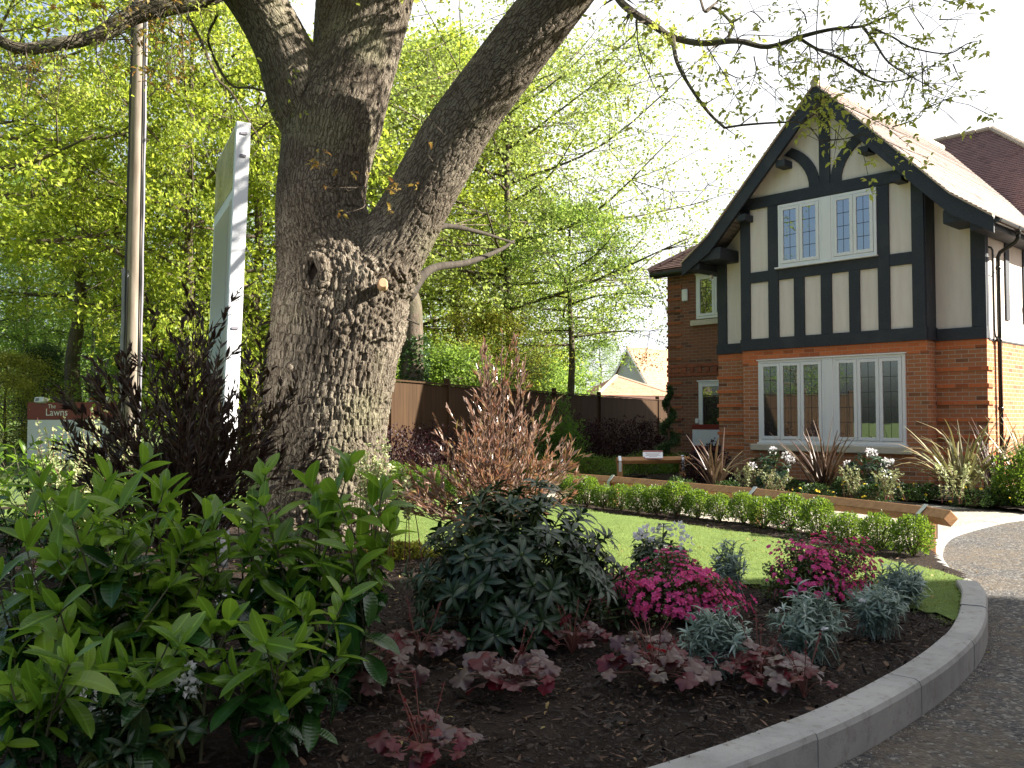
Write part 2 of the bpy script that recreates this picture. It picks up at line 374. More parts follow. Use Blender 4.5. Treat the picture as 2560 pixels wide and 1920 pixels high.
class LB:
    def __init__(s): s.V = []; s.L = []; s.Z = []; s.UV = []; s.MI = []; s.off = 0
    def add(s, T, pos, dr, scale, rng, up=None, upj=.5, mi=0, wid=1.0):
        V, F = T; pos = np.atleast_2d(np.asarray(pos, float)); m = len(pos)
        if m == 0: return
        dr = unit(np.broadcast_to(np.asarray(dr, float), pos.shape)+1e-6)
        upv = np.broadcast_to(np.array([0, 0, 1.]) if up is None else np.asarray(up, float), pos.shape)
        upv = upv+rng.normal(0, upj, pos.shape)
        y = unit(np.cross(upv, dr)); z = np.cross(dr, y)
        sc = np.broadcast_to(np.asarray(scale, float), (m,))[:, None, None]
        W = V[None]*np.array([1, wid, 1.])
        P = (W[..., 0:1]*dr[:, None]+W[..., 1:2]*y[:, None]+W[..., 2:3]*z[:, None])*sc+pos[:, None]
        nv = len(V); lf = np.concatenate([np.array(f) for f in F]); sz = np.array([len(f) for f in F])
        base = s.off+np.arange(m)*nv
        s.V.append(P.reshape(-1, 3)); s.L.append((lf[None]+base[:, None]).ravel()); s.Z.append(np.tile(sz, m))
        s.UV.append(np.tile(V[lf][:, :2], (m, 1))); s.MI.append(np.full(m*len(F), mi)); s.off += m*nv
    def mesh(s, name, smooth=False, uv=False):
        me = bpy.data.meshes.new(name)
        if not s.V: return me
        V = np.concatenate(s.V); L = np.concatenate(s.L); Z = np.concatenate(s.Z)
        me.vertices.add(len(V)); me.vertices.foreach_set('co', V.astype(np.float32).ravel())
        me.loops.add(len(L)); me.loops.foreach_set('vertex_index', L.astype(np.int32))
        me.polygons.add(len(Z)); st = np.concatenate([[0], np.cumsum(Z)[:-1]])
        me.polygons.foreach_set('loop_start', st.astype(np.int32)); me.polygons.foreach_set('loop_total', Z.astype(np.int32))
        me.polygons.foreach_set('material_index', np.concatenate(s.MI).astype(np.int32))
        me.polygons.foreach_set('use_smooth', np.full(len(Z), smooth))
        if uv:
            u = me.uv_layers.new(name='UVMap'); u.data.foreach_set('uv', np.concatenate(s.UV).astype(np.float32).ravel())
        me.update(calc_edges=True); me.validate(); return me
    def build(s, name, mats, parent=None, smooth=False, uv=False, **kw):
        return link(name, s.mesh(name, smooth, uv), mats, parent, **kw)
def rng_(s): return np.random.default_rng(s)
def rdir(rng, n, zb=0., zs=1.):
    d = rng.normal(0, 1, (n, 3)); d[:, 2] = d[:, 2]*zs+zb; return unit(d)
def curve(p0, p1, n=5, sag=0., wob=0., rng=None):
    p0 = np.asarray(p0, float); p1 = np.asarray(p1, float); t = np.linspace(0, 1, n)[:, None]
    P = p0+(p1-p0)*t; P[:, 2] += sag*np.sin(PI*t[:, 0])
    if wob: P[1:-1] += rng.normal(0, wob, (n-2, 3))
    return P
def smoothpts(P, k=4):
    """Catmull-Rom through rows (any number of columns)"""
    P = np.asarray(P, float); out = []
    Q = np.vstack([2*P[0]-P[1], P, 2*P[-1]-P[-2]])
    for i in range(1, len(Q)-2):
        for j in range(k):
            t = j/k; a, b, c, d = Q[i-1], Q[i], Q[i+1], Q[i+2]
            out.append(.5*((2*b)+(c-a)*t+(2*a-5*b+4*c-d)*t*t+(-a+3*b-3*c+d)*t**3))
    out.append(P[-1]); return np.array(out)
def inside(poly, x, y):
    x = np.asarray(x); y = np.asarray(y); c = np.zeros(x.shape, bool); n = len(poly); j = n-1
    for i in range(n):
        xi, yi = poly[i][:2]; xj, yj = poly[j][:2]
        c ^= ((yi > y) != (yj > y)) & (x < (xj-xi)*(y-yi)/((yj-yi) or 1e-12)+xi); j = i
    return c
def hash3(i, j, k, s=0):
    n = (i*374761393+j*668265263+k*2147483647+s*974634777) & 0xffffffff
    n = ((n ^ (n >> 13))*1274126177) & 0xffffffff
    return ((n ^ (n >> 16)) & 0xffff)/65535.
def vnoise(P, s=0):
    I = np.floor(P).astype(np.int64); f = P-I; f = f*f*(3-2*f); r = 0
    for a in (0, 1):
        for b in (0, 1):
            for c in (0, 1):
                wgt = (f[:, 0] if a else 1-f[:, 0])*(f[:, 1] if b else 1-f[:, 1])*(f[:, 2] if c else 1-f[:, 2])
                r = r+wgt*hash3(I[:, 0]+a, I[:, 1]+b, I[:, 2]+c, s)
    return r
def worley(P, s=0):
    I = np.floor(P).astype(np.int64); f1 = np.full(len(P), 9.); f2 = np.full(len(P), 9.)
    for a in (-1, 0, 1):
        for b in (-1, 0, 1):
            for c in (-1, 0, 1):
                J = I+np.array([a, b, c])
                q = J+np.stack([hash3(J[:, 0], J[:, 1], J[:, 2], s+k) for k in (1, 2, 3)], 1)
                d = np.linalg.norm(q-P, axis=1)
                f2 = np.minimum(f2, np.maximum(f1, d)); f1 = np.minimum(f1, d)
    return f1, f2

# ================================================================== GROUND
def groundmat(name, a, b, c, sc=3, bm=.5, bs=60, dist=.02):
    m, t, p = newmat(name); v = coords(t)
    n = noise(t, sc, 6, v, .6); n2 = noise(t, bs, 5, v, .7)
    col = ramp(t, n, [(.3, a), (.5, b), (.7, c)])
    col = mixc(t, .55, col, ramp(t, n2, [(.3, tuple(x*.35 for x in a)), (.7, tuple(min(1, x*1.6) for x in c))]))
    t.links.new(col, p.inputs['Base Color']); p.inputs['Roughness'].default_value = .95; p.inputs['Specular IOR Level'].default_value = .2
    bump(t, p, n2, bm, dist); return m
M['meadow'] = groundmat('meadow', (.05, .09, .02), (.08, .13, .03), (.12, .15, .05), .6, .5, 30, .05)
def gravelmat(name, stones, dirt, sc=95, dirt_sc=.8):
    m, t, p = newmat(name); v = coords(t)
    vo = nd(t, 'ShaderNodeTexVoronoi'); vo.inputs['Scale'].default_value = sc; t.links.new(v, vo.inputs['Vector'])
    sx = nd(t, 'ShaderNodeSeparateColor'); t.links.new(vo.outputs['Color'], sx.inputs[0])
    col = ramp(t, sx.outputs[0], stones)
    n = noise(t, dirt_sc, 6, v, .65); n2 = noise(t, 9, 5, v, .7)
    f = nd(t, 'ShaderNodeMath', operation='MULTIPLY'); t.links.new(n, f.inputs[0]); t.links.new(n2, f.inputs[1])
    col = mixc(t, ramp(t, f.outputs[0], [(.20, (0, 0, 0)), (.36, (.8, .8, .8))]), col, dirt)
    t.links.new(col, p.inputs['Base Color']); p.inputs['Roughness'].default_value = .85; p.inputs['Specular IOR Level'].default_value = .3
    iv = nd(t, 'ShaderNodeMath', operation='SUBTRACT'); iv.inputs[0].default_value = 1; t.links.new(vo.outputs['Distance'], iv.inputs[1])
    ad = nd(t, 'ShaderNodeMath', operation='MULTIPLY_ADD'); t.links.new(n2, ad.inputs[0]); ad.inputs[1].default_value = 1.2; t.links.new(iv.outputs[0], ad.inputs[2])
    bump(t, p, ad.outputs[0], .8, .008); return m
M['driveway'] = gravelmat('driveway', [(0, (.018, .018, .022)), (.45, (.055, .055, .056)), (.8, (.10, .092, .082)), (1, (.24, .225, .20))], (.105, .08, .054), 62, .9)
M['path'] = gravelmat('gravel_path', [(0, (.14, .12, .10)), (.5, (.30, .27, .22)), (1, (.48, .44, .37))], (.30, .26, .20), 60, .8)
M['mulch'] = groundmat('mulch', (.008, .005, .004), (.015, .0095, .007), (.034, .021, .014), 5, .9, 55, .03)
M['chip'] = leafmat('bark_chip', (.010, .006, .005), (.034, .020, .013), 0, .8, c=(.13, .07, .04), pos=.85)
M['turf'] = groundmat('turf', (.06, .10, .02), (.09, .14, .03), (.12, .17, .04), 4, .6, 80, .02)
M['grass'] = leafmat('grass_blade', (.12, .17, .035), (.19, .25, .06), .45, .6, c=(.30, .33, .12), tcol=(.42, .50, .12))
M['stones'] = leafmat('loose_stone', (.05, .05, .055), (.14, .13, .12), 0, .8, c=(.35, .32, .28))

mb = MB(); mb.poly([(-260, -120, -.03), (260, -120, -.03), (260, 420, -.03), (-260, 420, -.03)])
mb.build('ground', M['meadow'], kind='structure', recalc=False)

# kerb outer top edge, raised part then the dropped part
K1 = [G(x, y, .15) for x, y in [(2088, 1812), (2331, 1682), (2433, 1599), (2464, 1547), (2468, 1509), (2466, 1478), (2448, 1453)]]
K1 = [np.array([-2.2, 1.75, .15]), np.array([-.6, 2.15, .15]), np.array([.35, 2.66, .15])]+K1
K2 = [G(x, y, .03) for x, y in [(2436, 1452), (2420, 1446), (2390, 1432), (2362, 1400), (2358, 1378), (2366, 1352), (2400, 1331), (2494, 1306), (2560, 1295)]]
d2 = unit(K2[-1]-K2[-2]); K2 += [K2[-1]+d2*3+np.array([.3, 0, 0]), K2[-1]+d2*14+np.array([3, -1, 0])]
K1s = smoothpts(K1, 24); K2s = smoothpts(K2, 14)
def resample(P, step):
    d = np.concatenate([[0], np.cumsum(np.linalg.norm(np.diff(P, axis=0), axis=1))]); n = max(2, int(d[-1]/step))
    t = np.linspace(0, d[-1], n+1); return np.stack([np.interp(t, d, P[:, k]) for k in range(P.shape[1])], 1)
def kerb_mesh(P, width, h, block, mb, step=.09, r=.028):
    P = resample(P, step); T = unit(np.gradient(P, axis=0)); N = np.stack([-T[:, 1], T[:, 0], np.zeros(len(T))], 1)  # N = left side, the bed side
    nb = max(1, int(round(block/step)))
    prof = [(0, -.06), (0, h-r), (r*.3, h-r*.3), (r, h), (width-.008, h), (width, h-.008), (width, -.06)]
    i = 0
    while i < len(P)-1:
        j = min(len(P)-1, i+nb); seg = list(range(i, j+1)); k0 = len(mb.v); sh = random.uniform(-.004, .004); sz = random.uniform(-.003, .003)
        for q, a in enumerate(seg):
            o = T[a]*(.003 if q == 0 else -.003 if q == len(seg)-1 else 0)
            for (u, z) in prof:
                c = P[a]+N[a]*(u+sh)+o; mb.v.append((c[0], c[1], z+sz))
        m = len(prof)
        for q in range(len(seg)-1):
            for s_ in range(m-1):
                a = k0+q*m+s_; mb.f.append((a, a+1, a+m+1, a+m)); mb.m.append(0)
        mb.f.append(tuple(range(k0, k0+m))); mb.m.append(0); e0 = k0+(len(seg)-1)*m; mb.f.append(tuple(range(e0+m-1, e0-1, -1))); mb.m.append(0)
        i = j
    return P, N
random.seed(4)
mb = MB(); kp1, kn1 = kerb_mesh(K1s, .145, .15, .915, mb)
kp2, kn2 = kerb_mesh(K2s, .17, .03, .9, mb, r=.01)
mb.build('kerb', M['kerb'], kind='structure')

drive = [tuple(p[:2]) for p in kp1]+[tuple(p[:2]) for p in kp2]+[(60, 8), (60, -60), (-30, -60), (-12, -6), (-5, .9)]
mb = MB(); mb.poly([(x, y, 0.0) for x, y in drive]); mb.build('driveway', M['driveway'], kind='structure', recalc=False)
mb = MB(); mb.poly([(x, y, -.012) for x, y in [(2.5, 7), (60, 7), (60, 60), (2.2, 60), (-2.2, 16.5), (-3.2, 14.6), (0, 13.5)]]); mb.build('gravel_path', M['path'], kind='structure', recalc=False)

rail = [G(2377, 1275, .46), G(2316, 1265, .46), G(1889, 1220, .46), G(1533, 1190, .46), G(1366, 1178, .46)]
island = [tuple((p+n*.07)[:2]) for p, n in zip(kp1, kn1)]+[tuple((p+n*.09)[:2]) for p, n in zip(kp2, kn2) if p[1] < 7.9]
island += [(3.62, 8.35), (2.55, 10.1), (1.45, 12.1), (.4, 13.5), (-3, 14.4), (-6.5, 14.6), (-6.8, 8), (-6.0, 2), (-3.0, 1.9)]
lawnp = [G(x, y, .12)[:2] for x, y in [(2407, 1566), (2330, 1530), (2150, 1490), (1938, 1466), (1800, 1452), (1620, 1440), (1400, 1420), (1150, 1385), (1050, 1375), (960, 1345)]]
lawnp = [tuple(p) for p in lawnp]+[(-1.2, 9.3), (-2.2, 9.9), (-4.8, 9.6), (-6.4, 10), (-6.2, 14.2), (-3, 14.0)]
lawnp += [tuple(G(x, y, .12)[:2]) for x, y in [(1000, 1222), (1300, 1236), (1430, 1264), (1520, 1284), (1600, 1293), (1700, 1308), (1800, 1322), (1900, 1336), (1980, 1353), (2060, 1368), (2150, 1383), (2260, 1408), (2340, 1424), (2400, 1446)]]
kk = [(p+n*.14)[:2] for p, n in zip(kp1, kn1)]
lawnp += [tuple(q) for q in kk if q[1] > 6.0 or (q[1] > 5.35 and q[0] > 2.7)][::-1]
def gridsheet(name, mat, poly, step, z, amp, seed, fs=1.5):
    P = np.array(poly); x = np.arange(P[:, 0].min(), P[:, 0].max()+step, step); y = np.arange(P[:, 1].min(), P[:, 1].max()+step, step)
    X, Y = np.meshgrid(x, y, indexing='ij'); cx = X[:-1, :-1]+step/2; cyy = Y[:-1, :-1]+step/2
    ok = inside(poly, cx, cyy); q = np.stack([X.ravel()*fs, Y.ravel()*fs, X.ravel()*0], 1)
    Z = z+amp*(vnoise(q, seed)-.5)+amp*.6*(vnoise(q*6, seed+1)-.5)
    idx = np.arange(X.size).reshape(X.shape); I, J = np.nonzero(ok)
    F = np.stack([idx[I, J], idx[I+1, J], idx[I+1, J+1], idx[I, J+1]], 1)
    V = np.stack([X.ravel(), Y.ravel(), Z], 1); used = np.unique(F); re = np.full(X.size, -1); re[used] = np.arange(len(used))
    me = bpy.data.meshes.new(name); me.from_pydata(V[used].tolist(), [], re[F].tolist()); me.polygons.foreach_set('use_smooth', [True]*len(F))
    return link(name, me, mat, kind='structure')
gridsheet('mulch_bed', M['mulch'], island, .05, .09, .035, 5)
gridsheet('lawn', M['turf'], lawnp, .06, .118, .012, 9, .8)
rg = rng_(11)
def scatter_poly(poly, n, rg, xr=None, yr=None):
    P = np.array(poly); a = P.min(0); b = P.max(0)
    if xr: a[0], b[0] = xr
    if yr: a[1], b[1] = yr
    q = rg.uniform(a, b, (n, 2)); return q[inside(poly, q[:, 0], q[:, 1])]
# bark chips, dense close to the camera
lb = LB()
for n, xr, yr, s in ((34000, (-2.6, 2.9), (2.1, 5.2), (.008, .028)), (30000, (-5.0, 3.2), (5.0, 9.5), (.012, .035)), (9000, (-6, 4), (9, 14.5), (.02, .045))):
    q = scatter_poly(island, n, rg, xr, yr); q = q[~inside(lawnp, q[:, 0], q[:, 1])]
    d = rdir(rg, len(q), 0, .25); up = np.array([0, 0, 1.])
    lb.add(T_quad(.2, .04), np.c_[q, .098+rg.random(len(q))*.014], d, rg.uniform(s[0], s[1], len(q)), rg, up=up, upj=.35)
    m2 = len(q)//7; lb.add(T_quad(.09, .03), np.c_[q[:m2], .108+rg.random(m2)*.008], rdir(rg, m2, 0, .15), rg.uniform(.025, .06, m2), rg, up=up, upj=.25)
kt_ = rg.integers(0, len(kp1), 420); off = .115+rg.random(420)*.035; qk = kp1[kt_, :2]+kn1[kt_, :2]*off[:, None]
lb.add(T_quad(.22, .05), np.c_[qk, np.full(420, .152)], rdir(rg, 420, .05, .1), rg.uniform(.003, .012, 420), rg, upj=.2)
q = scatter_poly(island, 7200, rg, (-2.6, 3.2), (2.1, 6.3)); q = q[~inside(lawnp, q[:, 0], q[:, 1])]; nq = len(q)
chipT = (np.array([(0, -.12, 0), (0, .12, 0), (.55, .17, .04), (1, .06, 0), (1, -.09, .02), (.5, -.16, .05)]), [(0, 5, 2, 1), (5, 4, 3, 2)])
lb.add(chipT, np.c_[q, .10+rg.random(nq)*.015], rdir(rg, nq, .05, .3), rg.uniform(.018, .055, nq), rg, up=np.array([0, 0, 1.]), upj=.45)
lb.build('bark_chips', M['chip'], kind='stuff', label='loose dark bark chips mulching the planting bed', cat='mulch')
lb = LB()
q = scatter_poly(lawnp, 190000, rg, (-5.0, 4.5), (5.3, 14))
keep = rg.random(len(q)) < np.clip((9.5/q[:, 1])**1.3, .3, 1); q = q[keep]
d = rdir(rg, len(q), 1.2, .5); d[:, 2] = abs(d[:, 2])
lb.add((np.array([(0, -.07, 0), (0, .07, 0), (1, 0, .1)]), [(0, 1, 2)]), np.c_[q, np.full(len(q), .115)], d, rg.uniform(.014, .034, len(q)), rg, up=(0, 1, 0), upj=1)
E_ = resample(np.array([list(p)+[0] for p in lawnp]+[list(lawnp[0])+[0]]), .008)[:, :2]; E_ = E_[(E_[:, 1] < 12) & (E_[:, 0] > -2.5)]; E_ = np.repeat(E_, 3, 0)+rg.normal(0, .022, (len(E_)*3, 2)); dE = rdir(rg, len(E_), .6, .6); dE[:, 2] = abs(dE[:, 2])
lb.add((np.array([(0, -.07, 0), (0, .07, 0), (1, 0, .1)]), [(0, 1, 2)]), np.c_[E_, np.full(len(E_), .098)], dE, rg.uniform(.018, .045, len(E_)), rg, up=(0, 1, 0), upj=1)
gt_ = M['grass'].node_tree; gp = gt_.nodes['Principled BSDF']; lk = gp.inputs['Base Color'].links[0].from_socket
gv = coords(gt_); gn = ramp(gt_, noise(gt_, 1.7, 5, gv, .65), [(.38, (.60, .66, .62)), (.52, (1, 1, 1)), (.68, (1.0, .86, .62))]); gt_.links.new(mixc(gt_, 1.0, lk, gn, 'MULTIPLY'), gp.inputs['Base Color'])
lb.build('grass', M['grass'], kind='stuff', label='short mown grass covering the lawn', cat='grass')
lb2_ = LB(); q = np.r_[scatter_poly(island, 420, rg, (-3, 3.4), (2.2, 9)), scatter_poly(drive, 130, rg, (.8, 6), (2.5, 9))]; zz = np.where(inside(lawnp, q[:, 0], q[:, 1]), .138, np.where(inside(island, q[:, 0], q[:, 1]), .118, .006))
lb2_.add(T_oak(), np.c_[q, zz], rdir(rg, len(q), 0, .1), rg.uniform(.015, .04, len(q)), rg, up=np.array([0, 0, 1.]), upj=.35)
lb2_.build('fallen_leaves', leafmat('dead_leaf', (.12, .065, .025), (.25, .15, .06), .2, .6, c=(.30, .26, .08)), kind='stuff', label='small dry leaves fallen on the bed, lawn and driveway', cat='leaves')
# loose stones on the driveway
lb = LB(); n = 5200; q = np.c_[rg.uniform(.6, 6, n), rg.uniform(2.4, 9, n)]; q = q[inside(drive, q[:, 0], q[:, 1])]
octa = (np.array([(0, 0, 0), (.5, .4, 0), (1, 0, 0), (.5, -.45, 0), (.5, 0, .35)], float), [(0, 4, 1), (1, 4, 2), (2, 4, 3), (3, 4, 0)])
lb.add(octa, np.c_[q, np.full(len(q), .0)], rdir(rg, len(q), 0, .01), rg.uniform(.005, .016, len(q))*(1+(rg.random(len(q)) > .97)), rg, upj=.05)
ke = rg.integers(0, len(kp1), 2600); of = -abs(rg.normal(0, .03, 2600))-.004; qe = kp1[ke, :2]+kn1[ke, :2]*of[:, None]+rg.normal(0, .02, (2600, 2)); 
qe = qe[inside(drive, qe[:, 0], qe[:, 1])]; lb.add(octa, np.c_[qe, np.zeros(len(qe))], rdir(rg, len(qe), 0, .01), rg.uniform(.004, .012, len(qe)), rg, upj=.05)
lb.build('loose_stones', M['stones'], kind='stuff', label='loose grit and small stones scattered on the driveway', cat='gravel')

# ================================================================== HOUSE
HL = (7.385, 16.0, 0.0); HYAW = R(-46.5)
def HP(x, y, z=0):           # house-local to world
    c, s = math.cos(HYAW), math.sin(HYAW); return np.array([HL[0]+x*c-y*s, HL[1]+x*s+y*c, z])
house = empty('house', HL, HYAW, label='half-timbered brick house with black and cream gable on the right', cat='house')
XC = -1.87
def zr(dx):
    dx = abs(dx); return 7.72-1.05*dx if dx < 2.45 else 7.72-1.05*2.45-.74*(dx-2.45)
EX = 3.12
# walls
mb = MB()
mb.box(-3.74, 0, 0.0, .5, -.1, 2.66)
def boxh(x0, x1, y0, y1, z0, z1): mb.box(x0, x1, y0, y1, z0, z1)
mb.box(-4.6, .87, .4, 5.0, -.1, 2.65)
mb.build('brick_wall', M['brick'], house)
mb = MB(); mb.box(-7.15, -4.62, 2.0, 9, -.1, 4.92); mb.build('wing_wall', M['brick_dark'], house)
mb = MB(); mb.box(-6.9, 0, 9, 20, -.1, 6.4); mb.prism([(-7.1, 6.3), (.3, 6.3), (-3.4, 8.6)], 9, 20.2); mb.build('fence_shade_block', M['brick_dark'], house)  # unseen block added behind the house so its shadow darkens the far fence
mb = MB(); mb.box(.8, 2.5, 4.7, 13, -.1, 5.0); mb.build('rear_wall', M['brick'], house)
def gable_poly(x0, x1, drop, z0):
    pts = [(x0, z0), (x1, z0)]
    xs = sorted({x0, x1, XC, XC-2.45, XC+2.45}); xs = [x for x in xs if x0 <= x <= x1]
    return pts+[(x, zr(x-XC)-drop) for x in reversed(xs)]
mb = MB(); mb.prism(gable_poly(-3.73, -.01, .13, 2.66), .01, .41); mb.prism(gable_poly(-4.59, .86, .13, 2.65), .41, 5.0)
mb.build('render_wall', M['render'], house)
# timbers
def beam(x0, x1, z0, z1, y0=-.032, y1=.012, nm='timber_beam'):
    j = random.uniform(0, .006); return box(nm, M['timber'], house, x0, x1, y0-j, y1, z0, z1, bevel=.006)
beam(-3.77, .02, 2.655, 2.89, -.045)
for a, b, z0, z1 in [(-3.76, -3.54, 2.89, zr(-3.65-XC)-.2), (-3.12, -2.89, 2.89, 5.58), (-.85, -.63, 2.89, 5.58), (-.22, 0.0, 2.89, zr(-.02-XC)-.14),
                     (-2.55, -2.33, 2.89, 4.05), (-1.98, -1.76, 2.89, 4.05), (-1.41, -1.2, 2.89, 4.05)]: beam(a, b, z0, z1, nm='timber_post')
for a, b in [(-3.54, -3.12), (-2.89, -.85), (-.63, -.22)]: beam(a, b, 4.05, 4.27, -.028)
beam(-3.72, -.02, 5.58, 5.81, -.04)
beam(-1.98, -1.76, 5.81, 7.35, -.03, nm='king_post')
for s in (-1, 1):            # curved braces
    A = []; Bq = []
    for i in range(9):
        t = i/8; th = t*1.02
        cx, cz = XC+s*1.22, 5.81-.05; 
        # arc that springs beside the king post and leans out to the bargeboard
        ro, ri = 1.12, .93
        A.append((XC+s*(.11+1.22-1.22*math.cos(th)), 5.81+1.02*math.sin(th)*1.0)); Bq.append((XC+s*(.33+1.12-1.12*math.cos(th)*1.0), 5.81+.88*math.sin(th)))
    mb = MB()
    for i in range(8): mb.prism([A[i], A[i+1], Bq[i+1], Bq[i]], -.025, .012)
    mb.build('curved_brace', M['timber'], house)
mb = MB(); mb.box(0, .022, .0, .4, 2.89, 5.45); mb.box(0, .045, .0, .4, 2.66, 2.89); mb.build('timber_return', M['timber'], house)
beam(.047, .89, 2.65, 2.865, .355, .415); beam(-4.62, -3.745, 2.65, 2.865, .355, .415)
beam(.64, .885, 2.865, zr(2.6)-.1, .37, .415, 'timber_post'); beam(-4.6, -4.37, 2.865, zr(2.6)-.1, .37, .415, 'timber_post')
# side timbers
for y0, y1 in ((1.38, 1.57), (2.36, 2.56)): box('timber_post', M['timber'], house, .85, .89, y0, y1, 3.05, 4.72)
box('timber_post', M['timber'], house, .85, .892, .415, .5, 2.66, 4.6)
box('base_trim', M['timber'], house, .85, .885, .5, 3, 2.63, 2.66)
# bargeboards and purlin ends
def barge(s):
    n = 12; top = []; bot = []
    xs = list(np.linspace(0, 2.3, 7))+[2.45, 2.62, 2.8, 2.98, EX+.02]
    for dx in xs:
        th = .40 if dx < 2.4 else .40-.10*(dx-2.4)/.7
        top.append((XC+s*dx, zr(dx)-.035)); bot.append((XC+s*dx, zr(dx)-th))
    mb = MB()
    for i in range(len(xs)-1): mb.prism([top[i], top[i+1], bot[i+1], bot[i]], -.36, -.315)
    mb.build('bargeboard', M['timber'], house)
    mb = MB()                      # soffit boards
    for i in range(len(xs)-1):
        q = [(XC+s*xs[i], zr(xs[i])-.10), (XC+s*xs[i+1], zr(xs[i+1])-.10), (XC+s*xs[i+1], zr(xs[i+1])-.13), (XC+s*xs[i], zr(xs[i])-.13)]
        mb.prism(q, -.315, .012)
    mb.build('soffit', M['timber'], house)
    mb = MB()
    for i in range(len(xs)-1):
        q = [(XC+s*xs[i], zr(xs[i])+.0), (XC+s*xs[i+1], zr(xs[i+1])+.0), (XC+s*xs[i+1], zr(xs[i+1])-.034), (XC+s*xs[i], zr(xs[i])-.034)]
        mb.prism(q, -.40, -.30)
    mb.build('verge_tiles', M['verge'], house)
for s in (-1, 1): barge(s)
for s, dx, w_, h_ in ((-1, .85, .2, .14), (-1, 1.75, .2, .14), (1, 1.55, .2, .14), (1, .95, .2, .12)):
    z = zr(dx)-.42; x = XC+s*(dx-.05); box('purlin_end', M['timber'], house, x-w_/2, x+w_/2, -.30, .02, z-h_, z, bevel=.01)
box('corbel', M['timber'], house, XC+2.3, XC+2.75, -.30, .41, 4.62, 4.86, bevel=.02)
box('corbel', M['timber'], house, XC-2.72, XC-2.2, -.30, .41, 4.60, 4.86, bevel=.02)
box('eaves_box', M['timber'], house, XC-3.08, XC-2.73, -.30, 5.0, 4.45, 4.6); box('eaves_box', M['timber'], house, XC+2.75, XC+3.08, -.30, 5.0, 4.45, 4.6)

def slope(mb, P0, P1, Q0, Q1, gauge=.1, step=.014, th=.02):
    """stepped plain-tile courses between eaves line P0-P1 and top line Q0-Q1"""
    P0, P1, Q0, Q1 = map(lambda a: np.array(a, float), (P0, P1, Q0, Q1))
    L = np.linalg.norm((Q0+Q1)/2-(P0+P1)/2); n = max(1, int(round(L/gauge)))
    N = np.cross(P1-P0, (Q0+Q1)/2-P0); N = N/np.linalg.norm(N)
    if N[2] < 0: N = -N
    for i in range(n):
        a, b = i/n, (i+1)/n; j = random.uniform(-.002, .003)
        A0, A1 = P0+(Q0-P0)*a, P1+(Q1-P1)*a; B0, B1 = P0+(Q0-P0)*b, P1+(Q1-P1)*b
        mb.poly([A0+N*(step+j), A1+N*(step+j), B1, B0]); mb.poly([A0, A1, A1+N*(step+j), A0+N*(step+j)])
random.seed(2)
mb = MB()
YB = 6.2
for s in (-1, 1):
    x0, x1, x2 = XC+s*EX, XC+s*2.45, XC
    slope(mb, (x0, -.39, zr(EX)), (x0, YB-1.4, zr(EX)), (x1, -.39, zr(2.45)), (x1, YB-1, zr(2.45)))
    slope(mb, (x1, -.39, zr(2.45)), (x1, YB-1, zr(2.45)), (x2, -.39, zr(0)), (x2, YB, zr(0)))
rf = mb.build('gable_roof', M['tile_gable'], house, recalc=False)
mb = MB()
for i in range(20): mb.tube([(XC, -.40+i*.31, 7.715), (XC, -.40+i*.31+.30, 7.725)], .085, 8)
mb.build('ridge_tiles', M['verge'], rf)
# rear / wing hipped roof
mb = MB(); ex0, ex1, ey0, ey1, ez = -7.50, -.4, 1.70, 9.3, 4.97; ry, rz = 5.5, 7.6; rx0, rx1 = ex0+3.8, -2.6
slope(mb, (ex0, ey0, ez), (ex1, ey0, ez), (rx0, ry, rz), (rx1, ry, rz)); slope(mb, (ex1, ey1, ez), (ex0, ey1, ez), (rx1, ry, rz), (rx0, ry, rz))
slope(mb, (ex0, ey1, ez), (ex0, ey0, ez), (rx0, ry, rz), (rx0, ry, rz)); slope(mb, (ex1, ey0, ez), (ex1, ey1, ez), (rx1, ry, rz), (rx1, ry, rz))
mb.box(ex0+.03, ex1-.03, ey0+.03, ey1-.03, ez-.06, ez-.01)
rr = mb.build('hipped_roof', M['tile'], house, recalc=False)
mb = MB()
def ridge(a, b, r=.08):
    a = np.array(a, float); b = np.array(b, float); n = int(np.linalg.norm(b-a)/.33)
    for i in range(n): mb.tube([a+(b-a)*i/n, a+(b-a)*(i+.93)/n+np.array([0, 0, .012])], r, 8)
ridge((rx0, ry, rz), (rx1, ry, rz)); ridge((ex0, ey0, ez), (rx0, ry, rz)); ridge((ex1, ey0, ez), (rx1, ry, rz))
mb.build('ridge_tiles', plain('hip_tile', (.22, .13, .12), .8), rr)
EX0, EX1, EY0, EY1, EZ, RY, RZ, RX0, RX1 = -7.2, 2.9, 4.3, 13.7, 4.97, 9.0, 8.90, -4.4, -1.80
mb = MB(); slope(mb, (EX0, EY0, EZ), (EX1, EY0, EZ), (RX0, RY, RZ), (RX1, RY, RZ)); slope(mb, (EX1, EY1, EZ), (EX0, EY1, EZ), (RX1, RY, RZ), (RX0, RY, RZ))
slope(mb, (EX0, EY1, EZ), (EX0, EY0, EZ), (RX0, RY, RZ), (RX0, RY, RZ)); slope(mb, (EX1, EY0, EZ), (EX1, EY1, EZ), (RX1, RY, RZ), (RX1, RY, RZ)); mb.box(EX0+.03, EX1-.03, EY0+.03, EY1-.03, EZ-.06, EZ-.01)
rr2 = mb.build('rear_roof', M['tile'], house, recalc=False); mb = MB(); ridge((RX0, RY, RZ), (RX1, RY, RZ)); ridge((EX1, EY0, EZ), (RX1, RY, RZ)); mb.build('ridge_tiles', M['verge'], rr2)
box('fascia', M['timber'], house, -7.42, -4.9, 1.78, 1.82, 4.78, 4.93)
mb = MB(); mb.tube([(-7.45, 1.70, 4.86), (-4.9, 1.70, 4.86)], .055, 8); mb.build('gutter', M['black_plastic'], house)
